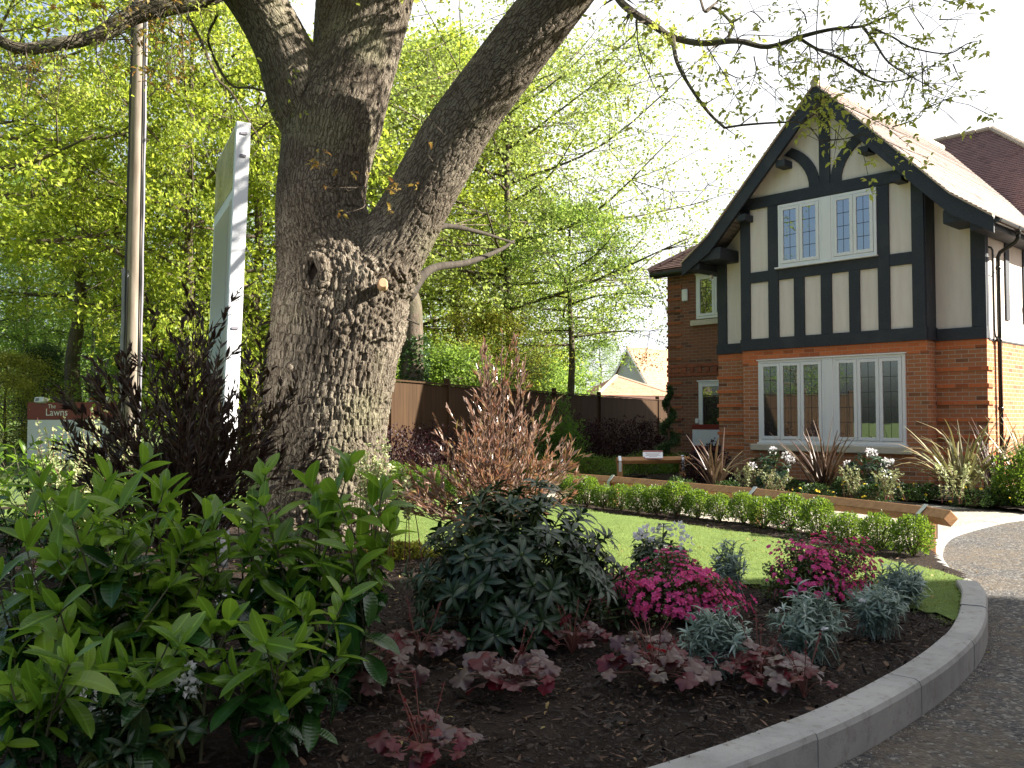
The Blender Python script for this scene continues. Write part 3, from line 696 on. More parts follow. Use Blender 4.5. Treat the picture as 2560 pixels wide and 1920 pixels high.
# gutter and downpipes on the sunny side
mb = MB(); gx, gz = XC+EX+.05, 4.575
prof = [(.07*math.cos(a), .07*math.sin(a)) for a in np.linspace(PI, 2*PI, 9)]; prof += [(x*.86, z) for x, z in reversed(prof)]
mb.prism([(gx+x, gz+z) for x, z in prof], -.33, 4.8)
for y in np.arange(-.3, 4.8, .9): mb.prism([(gx+x*1.12, gz+z*1.12+.004) for x, z in prof], y, y+.05)
mb.prism([(gx+.07*math.cos(a), gz+.07*math.sin(a)) for a in np.linspace(PI, 2*PI, 9)], -.345, -.332)
mb.build('gutter', M['black_plastic'], house, smooth=False)
mb = MB(); mb.tube([(gx, .74, 4.53), (gx, .74, 4.40), (gx-.05, .76, 4.33), (.97, .84, 4.2), (.93, .85, 4.12), (.93, .85, .15)], .036, 10)
for z in (3.9, 2.62, 1.4): mb.tube([(.93, .85, z), (.93, .85, z+.06)], .046, 10)
mb.tube([(gx, .74, 4.56), (gx, .74, 4.46)], .05, 10)
mb.build('downpipe', M['black_plastic'], house, smooth=True)
mb = MB(); mb.tube([(.885, .52, 4.27), (.915, .56, 4.26), (.92, .62, 4.22), (.92, .63, 4.1), (.92, .63, 2.85), (.92, .66, 2.72), (.93, .8, 2.62)], .018, 8)
mb.tube([(.92, .63, 3.83), (.93, .85, 3.83)], .01, 6); mb.build('overflow_pipe', M['black_plastic'], house, smooth=True)
# orange band courses (project slightly)
for k in range(6):
    z = .60+k*.30+.0
    box('brick_band', M['brick_orange'], house, .012, .895, .375, .39, z, z+.07) if False else None
for k in range(14):
    z = .6+k*.3
    if k < 6:
        mb = MB(); mb.box(.02, .90, .378, .47, z, z+.07); mb.box(.872, .902, .469, .66, z+.0005, z+.0695); mb.build('brick_band', M['brick_orange'], house)
        mb = MB(); mb.box(-4.63, -3.745, .378, .47, z, z+.07); mb.build('brick_band', M['brick_orange'], house)
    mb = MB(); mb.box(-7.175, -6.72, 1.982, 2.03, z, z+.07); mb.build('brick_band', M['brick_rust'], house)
mb = MB()
mb.box(-3.745, .005, -.006, .02, 2.43, 2.655); mb.box(.01, .875, .394, .42, 2.505, 2.65); mb.box(-4.605, -3.75, .394, .42, 2.505, 2.65)
mb.box(-3.745, -3.36, -.004, .02, 2.355, 2.43)
mb.build('header_course', M['brick_orange'], house)
mb = MB(); mb.box(-7.17, -4.62, 1.98, 2.02, 2.30, 2.37); mb.box(-7.17, -4.62, 1.98, 2.02, 2.52, 2.59)
for i in range(11): mb.box(-7.15+i*.225, -7.15+i*.225+.11, 1.972, 2.02, 2.38, 2.51)
mb.build('dentil_course', plain('dentil_brick', (.27, .08, .04), .85, .3, 12), house)

def casement(parent, x0, x1, z0, z1, y, nl, lead=(2, 4), fr=.055, sash=.062):
    """one framed light group; returns frame"""
    mb = MB(); d0, d1 = y-.035, y+.03
    mb.box(x0, x0+fr, d0, d1, z0, z1); mb.box(x1-fr, x1, d0, d1, z0, z1)
    mb.box(x0+fr, x1-fr, d0, d1, z1-fr, z1); mb.box(x0+fr, x1-fr, d0-.004, d1, z0, z0+fr)
    wl = (x1-x0-2*fr)/nl
    for i in range(1, nl): mb.box(x0+fr+wl*i-.012, x0+fr+wl*i+.012, d0+.004, d1, z0+fr, z1-fr)
    f = mb.build('frame', M['white'], parent, bevel=.003)
    for i in range(nl):
        a, b = x0+fr+wl*i+.006, x0+fr+wl*(i+1)-.006; c, e = z0+fr+.006, z1-fr-.006
        mb = MB(); s0, s1 = y-.048, y+.01
        mb.box(a, a+sash, s0, s1, c, e); mb.box(b-sash, b, s0, s1, c, e); mb.box(a+sash, b-sash, s0, s1, c, c+sash); mb.box(a+sash, b-sash, s0, s1, e-sash, e)
        sh = mb.build('sash', M['white'], f, bevel=.004)
        box('pane', M['glass'], f, a+sash-.005, b-sash+.005, y-.028, y-.02, c+sash-.005, e-sash+.005)
        if lead:
            mb = MB(); A, B_, c2, e2 = a+sash, b-sash, c+sash, e-sash
            for k in range(1, lead[0]): x = A+(B_-A)*k/lead[0]; mb.box(x-.004, x+.004, y-.031, y-.0285, c2, e2)
            for k in range(1, lead[1]): z = c2+(e2-c2)*k/lead[1]; mb.box(A, B_, y-.032, y-.0295, z-.005, z+.005)
            mb.build('leading', M['lead'], f)
    return f
def window(x0, x1, z0, z1, y, groups, lead, sillx=None, stone=None, nm='window'):
    wn = empty(nm, ((x0+x1)/2, y, z0)); wn.parent = house
    hold = wn; ox, oz = (x0+x1)/2, z0
    for (a, b, nl) in groups:
        f = casement(wn, a-ox, b-ox, 0, z1-z0, 0, nl, lead)
    return wn
# bay windows sit proud of the wall by a few cm
wn = window(-2.87, -.85, 4.30, 5.56, -.02, [(-2.87, -1.93, 2), (-1.74, -.85, 2)], (2, 4))
box('mullion', M['white'], wn, -1.93+1.86, -1.74+1.86, -.05, .02, -.01, 1.26, bevel=.01)
box('sill', M['white'], wn, -2.93+1.86, -.83+1.86, -.085, .02, -.035, -.002, bevel=.006)
wn = window(-3.36, -.37, .78, 2.43, -.01, [(-3.36, -1.92, 3), (-1.74, -.37, 3)], (2, 5))
box('mullion', M['white'], wn, -1.92+1.865, -1.74+1.865, -.05, .03, 0, 1.65, bevel=.01)
box('head', M['white'], wn, -3.38+1.865, -.35+1.865, -.07, .02, 1.65, 1.675, bevel=.004)
box('sill', M['stone'], wn, -3.53+1.865, -.27+1.865, -.09, .02, -.17, -.045, bevel=.012)
box('sill_trim', M['white'], wn, -3.38+1.865, -.35+1.865, -.075, .02, -.044, -.002, bevel=.006)
wn = window(-6.26, -5.2, 3.68, 4.76, 1.99, [(-6.26, -5.2, 2)], (2, 4))
box('sill', M['stone'], wn, -6.40+5.73, -5.1+5.73, -.09, .02, -.16, -.03, bevel=.01); box('head', M['white'], wn, -6.28+5.73, -5.18+5.73, -.06, .02, 1.08, 1.11)
wn = window(-6.21, -4.9, .08, 2.15, 1.99, [(-6.21, -4.9, 2)], None, nm='french_door')
box('head', M['white'], wn, -6.24+5.555, -4.9+5.555, -.06, .02, 2.07, 2.10)
box('handle', M['black_plastic'], wn, -.03, 0, -.09, -.05, .95, 1.1)
rbox('alarm_box', M['white'], house, (-6.59, 1.96, 4.3), (.17, .07, .31), .03)
rbox('security_light', M['white'], house, (-4.72, .33, 4.36), (.05, .08, .09), .01)
# show-home board by the glazed door, knee high lectern
b = empty('show_home_board', HP(-5.62, 1.45), HYAW, label='white and maroon display board standing before the glazed door', cat='sign')
box('panel', M['board_white'], b, -.42, .42, 0, .012, .55, 1.12); box('upper_band', M['maroon'], b, -.42, .42, -.005, 0, 1.0, 1.12); box('lower_band', M['maroon'], b, -.42, .42, -.005, 0, .50, .62)
box('post', M['board_white'], b, -.40, -.36, .012, .05, 0, .6); box('post', M['board_white'], b, .36, .40, .012, .05, 0, .6)
rbox('lamp', M['white'], b, (-.3, .03, 1.2), (.09, .06, .11), .01)

# neighbouring house outside the picture on the right: its shade falls over the near bed
nb = empty('neighbour_house', (7.6, -3.9, 0), 0, label='brick house just outside the picture on the right, shading the bed', cat='house')
box('wall', M['brick'], nb, 0, 9, -8, 9.6, -.1, 8.2)
mb = MB(); mb.prism([(-.4, 8.1), (9.4, 8.1), (4.5, 12)], -8.3, 9.7); mb.build('roof', M['tile'], nb)

# ================================================================== THE OAK
def px_path(rows, src=True):
    """rows of (x, y, depth, diameter) in 2212-wide picture units -> xyz + radius"""
    out = []
    for x, y, Y, d in rows:
        p = dD(x, y, Y); out.append([p[0], p[1], p[2], d*1.1573/2*Y/FPX/1.0])
    return np.array(out)
limbs = {
 'trunk': [(672, 1290, 8.55, 400), (682, 1215, 8.5, 335), (696, 1130, 8.5, 285), (704, 1040, 8.5, 262), (707, 950, 8.5, 258), (708, 860, 8.5, 268), (722, 760, 8.5, 282), (735, 660, 8.5, 290), (728, 590, 8.5, 272), (705, 520, 8.5, 220), (693, 440, 8.5, 196), (702, 350, 8.5, 196), (722, 255, 8.5, 212), (755, 165, 8.5, 190), (790, 70, 8.55, 172), (822, -40, 8.6, 158), (855, -260, 8.9, 140), (880, -600, 9.4, 100), (860, -1000, 9.8, 50)],
 'right': [(735, 690, 8.5, 180), (800, 590, 8.4, 185), (868, 500, 8.35, 178), (930, 385, 8.25, 168), (990, 280, 8.15, 162), (1070, 170, 8.05, 158), (1170, 40, 7.95, 156), (1290, -110, 7.8, 140), (1450, -330, 7.6, 110), (1640, -600, 7.4, 70), (1850, -800, 7.2, 30)],
 'left': [(715, 330, 8.5, 120), (668, 230, 8.45, 165), (615, 110, 8.35, 146), (560, 10, 8.25, 138), (490, -80, 8.1, 128), (380, -230, 7.9, 105), (230, -480, 7.8, 70), (60, -700, 7.7, 30)],
 'mid': [(716, 200, 8.75, 90), (708, 110, 8.9, 66), (712, 10, 9.0, 62), (722, -140, 9.2, 55), (700, -400, 9.5, 35), (640, -700, 9.8, 15)],
 'low': [(520, -60, 8.1, 70), (440, -12, 7.9, 56), (360, 10, 7.75, 49), (282, 36, 7.65, 40), (205, 78, 7.55, 31), (128, 95, 7.45, 29), (50, 106, 7.35, 27), (0, 88, 7.3, 24), (-70, 50, 7.2, 18), (-170, 20, 7.1, 10)],
 'back': [(880, 640, 8.7, 30), (930, 582, 9.4, 19), (1010, 567, 10.4, 14), (1080, 540, 11.5, 9), (1110, 520, 12, 5)],
 'back2': [(890, 540, 8.7, 22), (950, 490, 9.3, 14), (1030, 500, 10, 9), (1110, 525, 11, 5)],
 'r_up': [(1215, -10, 7.9, 60), (1330, -70, 7.4, 40), (1480, -160, 6.9, 30), (1700, -260, 6.4, 22), (1950, -300, 6.0, 12)],
}
wsc = {'right': .86, 'left': .88}
skel = {k: smoothpts(px_path([(x, y, Y, d*(wsc.get(k, 1) if i > 1 else 1)) for i, (x, y, Y, d) in enumerate(v)]), 6) for k, v in limbs.items()}
mb = MB()
for k, P in skel.items():
    if k in ('back', 'back2'): continue
    mb.tube(P[:, :3], P[:, 3], 28 if k in ('trunk', 'right', 'left') else 14)
# root flare
for a in (20, 75, 140, 200, 250, 310):
    c = skel['trunk'][3, :3]; d = np.array([math.cos(R(a)), math.sin(R(a)), 0])
    mb.tube([c+d*.15+[0, 0, .5], c+d*.62+[0, 0, .12], c+d*1.1+[0, 0, -.2]], [.22, .17, .07], 10)
# collar of the sawn-off limb: a ring of callus bark
KN = dD(678, 590, 7.875); kt = []
for i in range(13):
    a = 2*PI*i/12; kt.append(KN+np.array([.095*math.cos(a), -.02, .135*math.sin(a)]))
mb.tube(kt, .06, 10)
oak_tmp = mb.build('tmp', None, recalc=False)
rmod = oak_tmp.modifiers.new('r', 'REMESH'); rmod.mode = 'VOXEL'; rmod.voxel_size = .0105; rmod.use_smooth_shade = True
dg = bpy.context.evaluated_depsgraph_get(); me = bpy.data.meshes.new_from_object(oak_tmp.evaluated_get(dg)); me.name = 'oak_trunk'
C.objects.unlink(oak_tmp); bpy.data.objects.remove(oak_tmp)
n = len(me.vertices); V = np.empty(n*3, np.float32); me.vertices.foreach_get('co', V); V = V.reshape(-1, 3).astype(float)
Nn = np.empty(n*3, np.float32); me.vertices.foreach_get('normal', Nn); Nn = Nn.reshape(-1, 3).astype(float)
best = np.full(n, 1e9); Q = np.zeros((n, 3)); RR = np.zeros(n)
for li, (k, P) in enumerate(skel.items()):
    if k in ('back', 'back2'): continue
    s0 = 0
    for a, b in zip(P[:-1], P[1:]):
        ab = b[:3]-a[:3]; L = np.linalg.norm(ab); t = np.clip(((V-a[:3])@ab)/(L*L), 0, 1)
        c = a[:3]+t[:, None]*ab; q = V-c; r = a[3]+(b[3]-a[3])*t; d = np.linalg.norm(q, axis=1)-r
        m_ = d < best; best[m_] = d[m_]; ax = ab/L
        # cross-section coordinates relative to the limb axis, arc length along it
        e1 = unit(np.cross(ax, [0, 1, .01])); e2 = np.cross(ax, e1)
        Q[m_] = np.stack([q@e1, q@e2, s0+t*L], 1)[m_]; RR[m_] = r[m_]; s0 += L
sz = np.clip(RR/.5, .25, 1)
wq = Q+.05*np.stack([vnoise(Q*6, 7), vnoise(Q*6+9, 8), vnoise(Q*6+5, 9)], 1)
f1, f2 = worley(np.stack([wq[:, 0]/.060, wq[:, 1]/.060, wq[:, 2]/.17], 1), 3)
plate = np.clip((f2-f1)/.17, 0, 1); plate = plate*plate*(3-2*plate)
f1b, f2b = worley(np.stack([wq[:, 0]/.03, wq[:, 1]/.03, wq[:, 2]/.07], 1), 13)
plate2 = np.clip((f2b-f1b)/.35, 0, 1)
z = V[:, 2]; lowr = .7+.3*np.clip((3.4-z)/1.5, 0, 1)
upz = np.clip((z-2.2)/1.2, 0, 1)
disp = ((plate-1)*(.030-.014*upz)+(plate2-1)*(.008-.003*upz))*sz*lowr+.03*(vnoise(Q*2.1, 21)-.5)*sz
# burrs
def band(z, a, b, s): return np.clip((z-a)/s, 0, 1)*np.clip((b-z)/s, 0, 1)
zone = band(z, 1.75, 2.95, .35)*(.25+.75*(vnoise(V*1.7+3, 31) > .42))*np.clip((V[:, 0]+2.0)/.5, .15, 1)
zone = np.maximum(zone, band(z, -.5, 1.15, .35)*(vnoise(V*2.3+1, 33) > .40)); zone = np.maximum(zone, band(z, 1.0, 1.8, .3)*.35)
zone *= (RR > .25)
Vw = V+.05*np.stack([vnoise(V*14, 51), vnoise(V*14+4, 52), vnoise(V*14+8, 53)], 1)
fb, fb2 = worley(Vw/np.array([.045, .045, .082]), 41); fc, fc2 = worley(Vw/.026, 43); hh = .25+1.5*vnoise(V*9, 61)**1.5
lump = np.clip(1-fb*1.25, 0, 1)**.8*.046*hh+np.clip(1-fc*1.2, 0, 1)*.018
disp = disp*(1-.5*zone)+zone*(lump-.006)
for (x, y, amp, r) in ((629, 793, .085, .055), (655, 760, .03, .05), (700, 660, .03, .1), (640, 650, .05, .12), (775, 600, .05, .14), (850, 620, .05, .12)):
    kpt = dD(x, y, 7.93); rr = np.linalg.norm(V-kpt-(V-kpt)*np.array([0, .6, 0]), axis=1); disp += amp*np.exp(-(rr/r)**2)
V += Nn*disp[:, None]
at_ = me.attributes.new('bark', 'FLOAT_VECTOR', 'POINT'); at_.data.foreach_set('vector', wq.astype(np.float32).ravel())
me.vertices.foreach_set('co', V.astype(np.float32).ravel()); me.polygons.foreach_set('use_smooth', np.ones(len(me.polygons), bool)); me.update()
print('oak trunk verts', n)
OB = skel['trunk'][0, :3]; OB = np.array([OB[0], OB[1], 0.1])
oak = empty('oak_tree', OB, label='big old oak with burred trunk and forked limbs growing in the bed', cat='tree')
def under(o, par=None, base=None):
    par = par or oak; base = OB if base is None else base
    o.parent = par; o.matrix_parent_inverse = Matrix.Translation((-float(base[0]), -float(base[1]), -float(base[2]))); return o
under(link('trunk', me, M['oakbark']))
mb = MB()
for k in ('back', 'back2'): mb.tube(skel[k][:, :3], skel[k][:, 3], 8)
# stub scars
mb.tube([dD(905, 700, 8.2), dD(880, 690, 8.0)], [.01, .01], 5)
under(mb.build('limb', M['bark_shaded'], smooth=True))
mb = MB(); c0 = dD(827, 611, 7.86); mb.tube([c0+[-.02, .12, -.01], c0, c0+[.004, -.012, 0]], [.05, .042, .036], 14)
under(mb.build('cut_stub', M['heartwood']))
mb = MB(); mb.tube([KN+[0, .15, 0], KN+[0, .01, 0], KN+[0, .0, 0]], [.085, .085, .05], 16); o = under(mb.build('knot_hole', M['rotwood']))

# twigs and leaves: visible sprays, drawn from the picture, plus the crown above the frame
rg = rng_(77)
TO = T_oak()
leafM = [leafmat('oak_leaf', (.19, .23, .035), (.30, .34, .06), .55, .5, c=(.36, .28, .07), tcol=(.62, .66, .12), pos=.85),
         leafmat('oak_leaf_bronze', (.20, .13, .03), (.25, .20, .04), .35, .5, c=(.30, .12, .04), tcol=(.5, .32, .06))]
tw = MB(); lv = LB()
def z3(a, b): return (1480+.488*a, .488*b)
def spray(rows, r0, r1, Y0, Y1, leafn, seed, conv=lambda a, b: (a, b), size=.055, side=True, mi=0, jit=.0):
    size = size*.86
    g = rng_(seed); P = []
    for i, (a, b) in enumerate(rows):
        x, y = conv(a, b); t = i/(len(rows)-1); P.append(D(x, y, Y0+(Y1-Y0)*t+g.normal(0, .05)))
    P = smoothpts(np.array(P), 5); rr = np.linspace(r0, r1, len(P)); tw.tube(P, rr, 6)
    L = np.linalg.norm(np.diff(P, axis=0), axis=1).sum(); tips = []
    if side:
        for k in range(int(L*side*.8)):
            i = g.integers(2, len(P)-1); p = P[i]; d = unit((P[i]-P[i-1])[None])[0]*.5+rdir(g, 1, -.1, .7)[0]; d = d/np.linalg.norm(d)
            ln = g.uniform(.12, .4); q = np.array([p, p+d*ln*.5+[0, 0, .01], p+d*ln+[0, 0, -.02]]); tw.tube(q, [max(.002, rr[i]*.5), .0022, .0012], 4)
            tips += [q[2], q[1]*.4+q[2]*.6] if g.random() < .6 else [q[2]]
            if g.random() < .5:
                d2 = unit((d+g.normal(0, .6, 3))[None])[0]; e = q[1]+d2*ln*.5; tw.tube([q[1], e], [.002, .001], 4); tips.append(e)
    tips.append(P[-1]); cluster(np.array(tips), leafn, g, size, mi)
    return P
def cluster(tips, leafn, g, size, mi=0):
    for p in tips:
        m = max(2, int(g.normal(leafn*.66, 1.5))); d = rdir(g, m, -.15, .6)
        lv.add(TO, p+d*.008+g.normal(0, .012, (m, 3)), d, g.uniform(.55, 1.15, m)*size, g, upj=.5, mi=mi)
B = spray([(140, -60), (140, 0), (220, 70), (330, 140), (410, 190), (560, 222), (740, 210), (900, 240), (1080, 185), (1230, 150), (1380, 135), (1470, 100), (1560, 70)], .036, .004, 7.2, 5.6, 7, 1, z3, side=14)
spray([(415, 190), (430, 300), (470, 390), (540, 500), (610, 590), (680, 655)], .017, .010, 6.6, 6.2, 5, 2, z3, side=6)
spray([(680, 655), (780, 640), (950, 628), (1080, 630), (1140, 680), (1190, 755)], .009, .004, 6.2, 5.9, 6, 3, z3, side=4)
spray([(760, 640), (850, 570)], .005, .002, 6.15, 6.0, 5, 4, z3, side=4); spray([(1190, 770), (1240, 740), (1250, 660)], .005, .002, 5.9, 5.8, 2, 41, z3, side=2)
spray([(1080, 630), (1160, 560), (1180, 480), (1240, 400)], .006, .002, 5.95, 5.8, 7, 5, z3, side=16)
spray([(1030, 560), (1090, 540), (1180, 500), (1290, 540), (1420, 600)], .005, .002, 6, 5.7, 8, 51, z3, side=24)
spray([(1180, 720), (1300, 710), (1400, 680), (1440, 690)], .005, .002, 5.9, 5.7, 9, 52, z3, side=22)
spray([(1160, -20), (1150, 200), (1165, 400), (1165, 560), (1170, 640)], .004, .002, 6, 5.8, 6, 53, z3, side=8)
spray([(1060, 195), (1150, 250), (1250, 290), (1330, 340), (1400, 385), (1500, 420), (1640, 395), (1760, 330)], .012, .003, 6.1, 5.4, 7, 6, z3, side=15)
spray([(1390, 140), (1450, 220), (1520, 320), (1640, 395), (1780, 470)], .010, .002, 5.8, 5.2, 6, 7, z3, side=13)
spray([(1450, 150), (1540, 190), (1640, 245), (1820, 275), (1920, 225), (1980, 210)], .008, .002, 5.7, 5.1, 5, 8, z3, side=11)
spray([(700, 215), (705, 170), (720, 130), (670, 70), (620, 40), (580, 60), (560, 10), (550, -40)], .013, .010, 6.5, 6.9, 5, 9, z3, side=9)
spray([(590, 50), (640, 10), (660, -20)], .011, .006, 6.8, 7, 6, 91, z3, side=10)
for k, rows in enumerate([[(740, 210), (780, 180), (950, 185), (1080, 185)], [(900, 250), (900, 320), (960, 330), (1140, 300)], [(590, 240), (620, 290), (690, 400), (760, 540)], [(700, 380), (760, 400), (860, 380)], [(230, 100), (240, 250), (300, 400), (350, 500), (380, 520)],
                          [(225, 100), (215, 180), (100, 270), (40, 310)], [(240, 10), (300, 10), (350, 30)], [(880, 110), (820, 60), (760, 90)], [(1230, 150), (1230, 240), (1250, 330), (1240, 430)], [(960, 200), (960, 380), (1020, 370)],
                          [(1100, 120), (1080, 60), (1010, 40)], [(1560, 70), (1600, 40), (1700, 20)], [(1700, 150), (1660, 90), (1620, 30)], [(1640, 395), (1600, 490), (1590, 510)], [(1690, 320), (1700, 500), (1740, 540)], [(1540, 650), (1620, 625), (1680, 600), (1700, 560)],
                          [(1400, 385), (1350, 290), (1380, 250)], [(830, 290), (840, 370), (800, 480)], [(760, 90), (700, 120), (650, 120)], [(1800, 0), (1860, 20)], [(1500, -10), (1520, 60)], [(1780, 100), (1900, 100)], [(1850, 330), (1890, 420)], [(1700, 560), (1840, 500)], [(290, 400), (300, 390), (350, 375)]]):
    spray(rows, .005, .0018, 6.3-.03*k, 6.1-.03*k, 7, 200+k, z3, side=15)
# twig on the trunk, long sprouts
def z6(a, b): return (600+.434*a, .434*b)
spray([(720, 1180), (700, 1100), (730, 1070), (740, 1000)], .004, .0015, 7.55, 7.4, 4, 10, z6, side=0, mi=1)
for k, rows in enumerate([[(720, 1150), (690, 1080), (620, 1100), (600, 1030), (560, 980)], [(700, 1080), (860, 1090), (960, 1060), (1010, 1070)], [(690, 1080), (480, 1080)], [(720, 1180), (700, 1200), (600, 1230)], [(720, 1150), (820, 1200), (860, 1210)], [(1110, 930), (1080, 880), (1100, 820)], [(1180, 780), (1070, 650), (1100, 560)], [(600, 1030), (640, 1000)]]):
    P = spray(rows, .004, .0015, 7.5, 7.25, 7, 300+k, z6, side=3, mi=1, size=.07)
# hanging leaves below the long left limb and around upper left
def d2s(a, b): return (a*1.1573, b*1.1573)
for k in range(34):
    g = rng_(500+k); x = g.uniform(-20, 430); y = np.interp(x, [0, 50, 200, 280, 430], [90, 105, 80, 38, 0])+g.uniform(-5, 8)
    dn = g.uniform(20, 150) if g.random() < .6 else -g.uniform(20, 110)
    spray([(x, y), (x+g.uniform(-15, 15), y+dn*.5), (x+g.uniform(-40, 40), y+dn)], .006, .002, 7.4, 7.2+g.uniform(-.5, .5), 6, 600+k, d2s, side=9, mi=int(g.random() < .35))
spray([(470, 30), (450, 90), (495, 180), (545, 190), (600, 205)], .016, .008, 8.2, 8.4, 5, 11, d2s, side=6)
spray([(405, 35), (430, 80), (470, 170), (500, 200), (560, 300)], .02, .008, 9.2, 9.4, 5, 12, d2s, side=8)
spray([(640, 130), (600, 180), (600, 240), (590, 260)], .008, .003, 8.0, 7.8, 5, 13, d2s, side=5)
# crown above and around the frame: limbs -> twigs -> leaf sprays
lv2 = LB(); cr = rng_(5)
tips = []
ends = [(skel['right'], 14), (skel['left'], 12), (skel['trunk'], 16), (skel['mid'], 8), (skel['r_up'], 9), (skel['low'], 5)]
for P, m in ends:
    for k in range(m):
        i = int(len(P)*cr.uniform(.62, 1))-1
        if P is skel['r_up'] or P is skel['low']: i = int(len(P)*cr.uniform(.5, 1))-1
        p = P[i, :3]; d = rdir(cr, 1, .25, .6)[0]; ln = cr.uniform(1.2, 3.6); q = smoothpts(np.array([p, p+d*ln*.5+cr.normal(0, .15, 3), p+d*ln+[0, 0, .2]]), 4)
        if q[-1, 2] < 5.6+.25*max(0, q[-1, 1]-8): continue
        tw.tube(q, np.linspace(.035, .008, len(q)), 5)
        for j in range(9):
            a = q[cr.integers(2, len(q))]; dd = rdir(cr, 1, .0, .6)[0]; e = a+dd*cr.uniform(.4, 1.1); tw.tube([a, e], [.007, .002], 3); tips.append(e); tips.append((a+e)/2)
tips = np.array(tips)
rt = lambda: None
vis = (tips[:, 1] > 0) & (((tips[:, 2]-CAMZ)/np.maximum(.1, tips[:, 1])) < .475)     # keep the crown above the field of view
tips = tips[~vis]; tips = tips[(tips[:, 2] > 3.4+.6*(tips[:, 0]+1)) | (cr.random(len(tips)) < .12)]
idx = cr.integers(0, len(tips), 15000); pos = tips[idx]+cr.normal(0, .13, (15000, 3))
ok = ~((pos[:, 1] > 0) & ((pos[:, 2]-CAMZ)/np.maximum(.1, pos[:, 1]) < .47)); pos = pos[ok]
lv2.add(T_quad(.3, .08), pos, rdir(cr, len(pos), -.2, .6), cr.uniform(.06, .11, len(pos)), cr, upj=.7)
under(tw.build('twigs', M['bark2'], recalc=False))
under(lv.build('leaves', leafM, kind=None)); under(lv2.build('crown', leafM[0]))

# ================================================================== FENCE, RAILS, POLES, SIGNS
fp = [D(900, 943, 14.2), D(972, 946, 15.6), D(1117, 957, 17.8), D(1250, 966, 20.3), D(1385, 977, 23.1), D(1497, 987, 26.3), D(1643, 998, 32.0), D(1690, 1001, 35)]
fx = [(p[0], p[1]) for p in fp]
fen = empty('garden_fence', (fx[1][0], fx[1][1], 0), label='dark brown close-boarded fence running behind the lawn to the house', cat='fence')
fen_base = (fx[1][0], fx[1][1], 0)
rg = rng_(8)
for a, b in zip(fx[:-1], fx[1:]):
    a = np.array(a); b = np.array(b); L = np.linalg.norm(b-a); t = (b-a)/L; nrm = np.array([t[1], -t[0]]); mb = MB()
    k = int(L/.11)
    for i in range(k):
        s0 = .07+(L-.14)*i/k; s1 = .07+(L-.14)*(i+1.15)/k; zt = 1.90+rg.uniform(-.006, .006)
        p0 = a+t*s0; p1 = a+t*min(s1, L-.05); o0 = nrm*(.012+rg.uniform(0, .004)); o1 = nrm*.028
        q = [(p0-nrm*.0), (p1+nrm*.012), (p1+o1), (p0+o0)]
        for z0, z1 in ((.15, zt),):
            kk_ = len(mb.v); mb.v += [(x, y, z0) for x, y in q]+[(x, y, z1) for x, y in q]
            mb.f += [(kk_, kk_+1, kk_+5, kk_+4), (kk_+1, kk_+2, kk_+6, kk_+5), (kk_+2, kk_+3, kk_+7, kk_+6), (kk_+3, kk_, kk_+4, kk_+7), (kk_+4, kk_+5, kk_+6, kk_+7)]; mb.m += [0]*5
    for z0, z1, w_ in ((0, .15, .03), (1.91, 1.94, .06)):
        q = [a, b, b+nrm*w_, a+nrm*w_]; kk_ = len(mb.v); mb.v += [(p[0], p[1], z0) for p in q]+[(p[0], p[1], z1) for p in q]
        mb.f += [(kk_+i, kk_+(i+1) % 4, kk_+4+(i+1) % 4, kk_+4+i) for i in range(4)]+[(kk_+4, kk_+5, kk_+6, kk_+7)]; mb.m += [0]*5
    under(mb.build('panel', M['fence']), fen, fen_base)
for a in fx:
    mb = MB(); mb.box(-.06, .06, -.06, .06, 0, 2.04); o = mb.build('post', M['fence'], bevel=.01); o.location = (a[0]-fen_base[0], a[1]-fen_base[1], 0); o.parent = fen

def knee_rail(pts, label, posts, z=.46, sz=.075):
    base = np.array([pts[0][0], pts[0][1], 0]); r = empty('knee_rail', base, label=label, cat='rail')
    for a, b in zip(pts[:-1], pts[1:]):
        a = np.array([a[0], a[1], z-sz]); b = np.array([b[0], b[1], z-sz]); mb = MB(); mb.tube([a-base, b-base], sz, 4, ph=0.0)
        o = mb.build('beam', M['rail'], r, bevel=.008)
    for (x, y), tdir in posts:
        tdir = unit(np.array([tdir]))[0]; an = math.atan2(tdir[1], tdir[0])
        mb = MB(); mb.box(-.055, .055, -.055, .055, 0, z-sz*1.7); o = mb.build('post', M['rail'], r, bevel=.006); o.location = (x-base[0], y-base[1], 0); o.rotation_euler = (0, 0, an)
        mb = MB(); s = sz*1.04+.004
        for q0, q1 in (((-s-.004, -.22), (-s-.004, 0)), ((-s-.004, 0), (0, s+.006)), ((0, s+.006), (s+.004, 0)), ((s+.004, 0), (s+.004, -.22))):
            t2 = .004; (y0, z0), (y1, z1) = q0, q1; mb.prism([(y0, z0), (y1, z1), (y1+t2*(1 if y1 > 0 else -1), z1+t2), (y0+t2*(1 if y0 > 0 else -1), z0+t2)], -.028, .028, axis='x')
        o = mb.build('strap', M['zinc'], r); o.location = (x-base[0], y-base[1], z-sz); o.rotation_euler = (0, 0, an)
    return r
rp = [p[:2] for p in rail]; td = [rp[i]-rp[i+1] for i in range(4)]
knee_rail(rp, 'long low timber rail with steel straps behind the box hedge', [(rp[1], td[0]), (rp[2], td[1]), (rp[3], td[2])])
q = [G(1066, 1152, .46)[:2], G(1240, 1151, .46)[:2], G(1415, 1150, .46)[:2]]
knee_rail(q, 'low timber rail half hidden behind the copper-leaved shrub', [(q[0]+[.15, 0], (1, 0)), (G(1405, 1150, .46)[:2], (1, 0))])
q = [G(1541, 1142, .49)[:2], G(1640, 1141, .49)[:2], G(1752, 1139, .49)[:2]]
